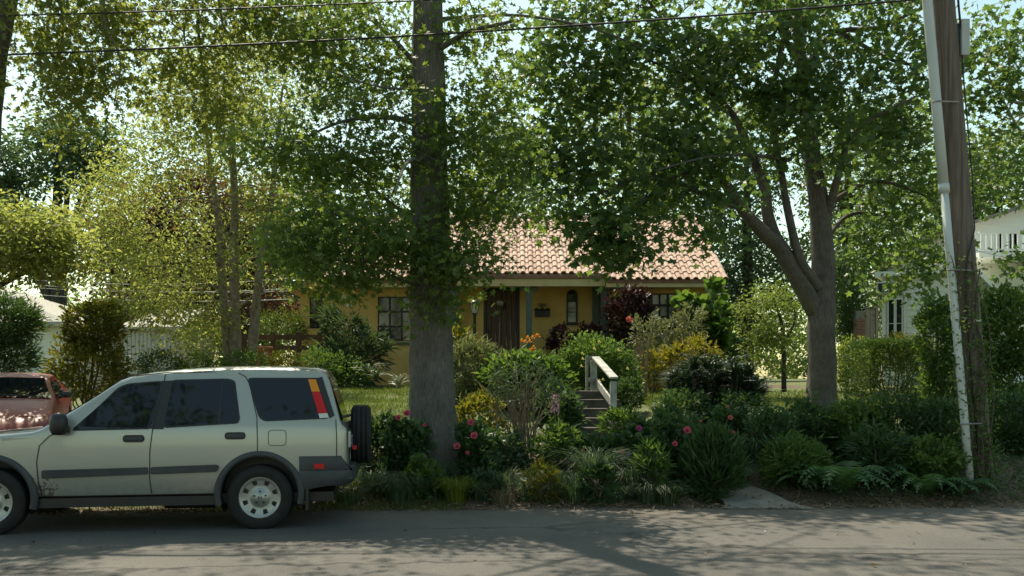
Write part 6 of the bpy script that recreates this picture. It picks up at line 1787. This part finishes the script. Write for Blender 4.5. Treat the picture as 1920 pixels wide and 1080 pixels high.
# grasses along the road
def tuft(label, px, Y, n, h, sp, lm, w=.011, rad=.1, group='grass clumps along the road edge', cat='grass clump', arch=1.0):
    b = G(PX(px, Y), Y)
    k_ = random.choice((.5, .65, .8, 1.0, 1.25))
    V, T = blades(b, int(n * 1.1), h * 1.55 * k_, sp * 1.9 * k_, w, arch=arch, rad=rad * 1.3)
    o = link('grass_clump', flat_mesh('grass_clump', V - b, T), lm, base=tuple(b)); tag(o, label, cat, group)
    return o
GRASS = ((612, 10.95, 140, .30, .25, 'short grass clump behind the rear wheel of the SUV'), (655, 11.0, 160, .34, .28, 'short grass clump under the rear bumper of the SUV'), (700, 11.35, 160, .42, .3, 'grass clump between the SUV bumper and the left rose bush'), (790, 11.2, 200, .5, .36, 'arching grass clump right of the dense grass dome'),
         (815, 11.5, 180, .55, .36, 'arching grass clump against the foot of the oak trunk'), (905, 11.15, 200, .46, .36, 'arching grass clump right of the bright yellow tuft'), (935, 11.4, 180, .55, .4, 'arching grass clump behind the wispy dry grass'),
         (990, 11.15, 220, .5, .4, 'arching grass clump in front of the bare tan stems'), (1040, 11.4, 220, .56, .42, 'arching grass clump in front of the mauve foxglove'), (1075, 11.1, 200, .44, .4, 'low grass clump at the road edge left of the coral roses'), (1115, 11.35, 220, .58, .45, 'tall grass clump in front of the garden steps'),
         (1150, 11.05, 220, .46, .42, 'low arching grass clump at the road edge before the steps'), (1185, 11.3, 240, .6, .5, 'tallest grass clump below the magenta rose'), (1215, 11.1, 240, .52, .48, 'wide arching grass clump left of the large rose bush'), (1250, 11.05, 180, .4, .36, 'small grass clump at the foot of the large rose bush'))
for (px, Y, n, h, sp, lb2) in GRASS:
    tuft(lb2, px, Y, n, h, sp, 'grass_dark')
tuft('dense drooping green grass dome left of the yellow tuft', 745, 11.0, 420, .42, .30, 'grass_dark', .009, group=None)
tuft('bright yellow green grass tuft below the oak trunk', 855, 11.0, 320, .40, .24, 'grass_yellow', .009, group=None)
tuft('wispy dry tan grass at the bed edge below the reed stems', 945, 10.98, 90, .26, .24, 'grass_dry', .008, group=None)
for (px, Y, n, h, sp) in ((1420, 12.3, 160, .4, .3), (1385, 11.9, 150, .4, .3)):
    tuft('soft grass clump on the shaded bank side of the walk' if px > 1400 else 'soft grass clump between the feathery bush and the walk', px, Y, n, h, sp, 'grass_dark', group='grass by the walk')

# shaded bank right of the walk
BANK = ((1440, 12.4, (1395, 1500, 775, 870), 'shrub_dark', 'leaf', .07, 'dark leafy groundcover at the left end of the shaded bank'),
        (1510, 12.9, (1450, 1575, 760, 850), 'shrub_dark', 'leaf', .08, 'broad dark shrub in front of the maple trunk'),
        (1600, 12.7, (1545, 1660, 755, 850), 'shrub_mid', 'leaf', .08, 'mid green leafy shrub right of the maple trunk'),
        (1690, 12.8, (1620, 1750, 745, 850), 'shrub_dark', 'leaf', .075, 'dark shrub on the bank beneath the clipped hedge'),
        (1770, 12.5, (1710, 1820, 755, 860), 'shrub_dark', 'leaf', .07, 'dark shrub tight against the foot of the conduit'),
        (1490, 11.8, (1430, 1540, 830, 905), 'shrub_mid', 'narrow', .11, 'narrow leaved shrub beside the walk on the shaded bank'),
        (1640, 11.9, (1590, 1700, 810, 890), 'shrub_dark', 'narrow', .12, 'wispy narrow leaved shrub behind the big fern'),
        (1740, 11.7, (1690, 1800, 830, 890), 'shrub_mid', 'leaf', .07, 'low leafy plant between the ferns and the pole'))
for (px, Y, bx, lm, lf_, sz, lbl) in BANK:
    S_('bank_shrub', lbl, px, Y, [(*bx, 1100), (bx[0] + 15, bx[1] - 15, bx[2] + 40, bx[3] + 20, 500)], lm, lf_, sz, stems=16)
# ferns
def fern(label, px, Y, nf, L, group=None):
    b = G(PX(px, Y), Y); t = thing('fern', label, 'fern', tuple(b), group)
    for i in range(nf):
        az = 2 * math.pi * i / nf + random.uniform(-.2, .2); d = np.array((math.cos(az), math.sin(az), 0)); sd = np.array((-d[1], d[0], 0))
        l = L * random.uniform(.85, 1.2); up = random.uniform(.9, 1.5); vs, fs = [], []
        pts = []
        for t_ in np.linspace(0, 1, 15):
            pts.append(b + d * l * (t_ * .9) + np.array((0, 0, l * up * (1.15 * t_ - .95 * t_ ** 2.1))))
        for j in range(1, 15):
            t_ = j / 14; w = l * .20 * math.sin(math.pi * min(1, .12 + t_ * .9)) + .01
            p = pts[j]; tng = (pts[j] - pts[j - 1]); tng = tng / np.linalg.norm(tng)
            for s in (-1, 1):
                k = len(vs); tip = p + sd * s * w + tng * w * .35 - np.array((0, 0, w * .25))
                a_ = p - tng * .014 * l / .5; c_ = p + tng * .022 * l / .5
                vs += [a_, p * .5 + tip * .5 - tng * .015, tip, c_]; fs += [(k, k + 1, k + 2), (k, k + 2, k + 3)]
        k = len(vs)
        for j in range(15): vs += [pts[j] - sd * .005, pts[j] + sd * .005]
        fs += [(k + 2 * j, k + 2 * j + 1, k + 2 * j + 3) for j in range(14)] + [(k + 2 * j, k + 2 * j + 3, k + 2 * j + 2) for j in range(14)]
        link('frond', flat_mesh('frond', np.array(vs) - b, np.array(fs)), 'fern_leaf', t)
fern('largest fern with arching fronds at the road edge of the bank', 1572, 11.35, 20, .78)
fern('fern tucked behind the largest fern on the bank', 1640, 11.75, 14, .6)
fern('fern spreading beside the foot of the conduit', 1735, 11.35, 15, .6)
fern('fern growing at the base of the utility pole', 1800, 11.35, 13, .5)
fern('small fern beside the concrete walk', 1515, 11.5, 12, .48)

# vine on pole and conduit
vt = thing('climbing_vine', 'leafy vine climbing the lower utility pole and conduit', 'vine', tuple(pole_at(.5)))
ch = []; q = MB()
for k in range(9):
    side_ = random.uniform(-.26, .12); S = []
    zt_ = random.uniform(2.0, 3.3)
    for t in np.linspace(0, 1, 14):
        z = .3 + (zt_ - .3) * t; c = pole_at(z)
        S.append(c + np.array((side_ + .06 * math.sin(t * 9 + k), -.20 - .04 * math.cos(t * 7 + k), 0)))
    q.tube(S, .008, 5)
    S = np.array(S); C = np.repeat(S, 13, 0) + RNG.normal(size=(14 * 13, 3)) * (.07, .05, .07)
    ch.append(leaves(C, .055, 'leaf', .3, .4))
q.build('stems', 'stem_wood', vt); leaf_object('foliage', 'shrub_mid', vt, ch, 'stuff')
leaf_object('trunk_leaf', 'oak_leaf_pale', bpy.data.objects['street_oak'], [lf])

# ------------------------------------------------------------------ lawn, litter
def scatter_lawn(n, x0, x1, y0, y1):
    x = RNG.uniform(x0, x1, n); y = RNG.uniform(y0, y1, n); k = gz(x, y)
    return np.stack([x, y, k], 1)
pts = np.concatenate([scatter_lawn(26000, -5.2, -.6, 10.5, 16), scatter_lawn(16000, -6, 0, 16, 23.5), scatter_lawn(26000, 2.4, 10.5, 14.0, 22), scatter_lawn(9000, -.5, 3.5, 16, 23)])
n = len(pts)
hh = RNG.uniform(.035, .085, n) * np.where(pts[:, 1] < 12, 1.3, 1.0); dd = RNG.normal(size=(n, 2)) * .03; ww = RNG.normal(size=(n, 2)); ww = norm(ww) * .007 * (pts[:, 1:2] / 14)
V = np.zeros((n, 3, 3)); V[:, 0] = pts; V[:, 0, :2] -= ww; V[:, 1] = pts; V[:, 1, :2] += ww; V[:, 2] = pts; V[:, 2, :2] += dd; V[:, 2, 2] += hh; V[:, :2, 2] -= .01
keep = np.ones(n, bool)
pw, _ = path_cut(pts[:, 0], pts[:, 1]); keep &= ~((pw > .4) & (pts[:, 1] < 15.8))
V = V[keep]; n = len(V)
o = link('lawn_grass', flat_mesh('lawn_grass', V.reshape(-1, 3), np.arange(n * 3).reshape(-1, 3)), 'lawn_blade'); tag(o, 'short green lawn grass across both front yards', 'grass', kind='stuff')

x = RNG.uniform(-6.5, 9.5, 5200); e = yedge(x); y = e + np.abs(RNG.normal(size=5200)) * .55 - .12
z = np.maximum(gz(x, y), 0.0) + .012
C = np.stack([x, y, z], 1)
x2 = RNG.uniform(-8, 9, 260); y2 = yedge(x2) - RNG.uniform(0, 1, 260) ** 2 * 3.5
x2[:90] = RNG.uniform(2.5, 3.7, 90); y2[:90] = RNG.uniform(10.7, 11.6, 90)
C = np.concatenate([C, np.stack([x2, y2, np.maximum(.02, gz(x2, y2) + .075)], 1)])
o = link('leaf_litter', flat_mesh('leaf_litter', *leaves(C, .05, 'leaf', .8, .05, jitter=.6)), leafmat('litter', [(0.13, 0.08, 0.045), (0.22, 0.15, 0.085), (0.3, 0.22, 0.14), (0.09, 0.06, 0.035)], .1)); tag(o, 'dry brown leaf litter along the road edge', 'leaf litter', kind='stuff')
q = MB()
for i in range(70):
    x = random.uniform(-3, 9); y = float(yedge(x)) + random.uniform(-.25, .35); a = random.uniform(0, 6.28); l = random.uniform(.06, .22); z = max(float(gz(x, y)), 0.0) + .02
    q.tube([(x, y, z), (x + math.cos(a) * l * .5, y + math.sin(a) * l * .5, z + .015), (x + math.cos(a + .3) * l, y + math.sin(a + .3) * l, z)], .004, 4)
o = q.build('fallen_twigs', 'twig_brown'); tag(o, 'thin fallen twigs along the road edge', 'twigs', kind='stuff')
# low groundcover weeds knitting the bed together
x = RNG.uniform(-2.9, 9.5, 15000); y = yedge(x) + RNG.uniform(.15, 3.0, 15000)
pw, _ = path_cut(x, y); k = pw < .15; x, y = x[k], y[k]
C = np.stack([x, y, gz(x, y) + RNG.uniform(.0, .2, len(x))], 1)
o = link('groundcover', flat_mesh('groundcover', *leaves(C, .065, 'leaf', .6, .1)), 'shrub_dark'); tag(o, 'low dark groundcover weeds across the flower bed', 'groundcover', kind='stuff')
b_ = np.stack([RNG.uniform(-2.6, 2.6, 60), np.zeros(60), np.zeros(60)], 1); ch = []
for p in b_:
    yy = float(yedge(p[0])) + random.uniform(.25, 1.8)
    ch.append(blades((p[0], yy, float(gz(p[0], yy))), 22, random.uniform(.3, .55), .4, .009, rad=.16))
Vs, Ts, k = [], [], 0
for V, T in ch: Vs.append(V); Ts.append(T + k); k += len(V)
o = link('bed_grass', flat_mesh('bed_grass', np.concatenate(Vs), np.concatenate(Ts)), 'grass_dark'); tag(o, 'loose grass growing through the flower bed', 'grass', kind='stuff')

# unseen trees added behind the camera to give the car windows reflections
def near_tree(label, x, y, h, r):
    limbs = [[(x, y, -.2, .35), (x, y, 1.5, .26), (x + .1, y, h * .5, .2), (x + .2, y, h, .04)]]
    for k in range(7):
        az = k * 2.4; z = h * (.3 + .08 * k); d = np.array((math.cos(az), math.sin(az), .5)) * r * .8
        limbs.append([(x, y, z, .1), (*(np.array((x, y, z)) + d * .5), .06), (*(np.array((x, y, z)) + d), .02)])
    tree('reflected_tree', label, (x, y, float(gz(x, y))), limbs, [(x, y, h * .68, r, r, h * .36, 100)], 'bark_oak', 'far_mid_leaf', 'leaf', .26, .45, 34, group='unseen trees added for reflections', seg=8)
near_tree('unseen tree added behind the camera to reflect in the SUV front window', -7.5, -6.5, 15, 4.6)
near_tree('unseen tree added behind the camera to reflect in the SUV rear windows', 2.0, -9.0, 15, 4.6)
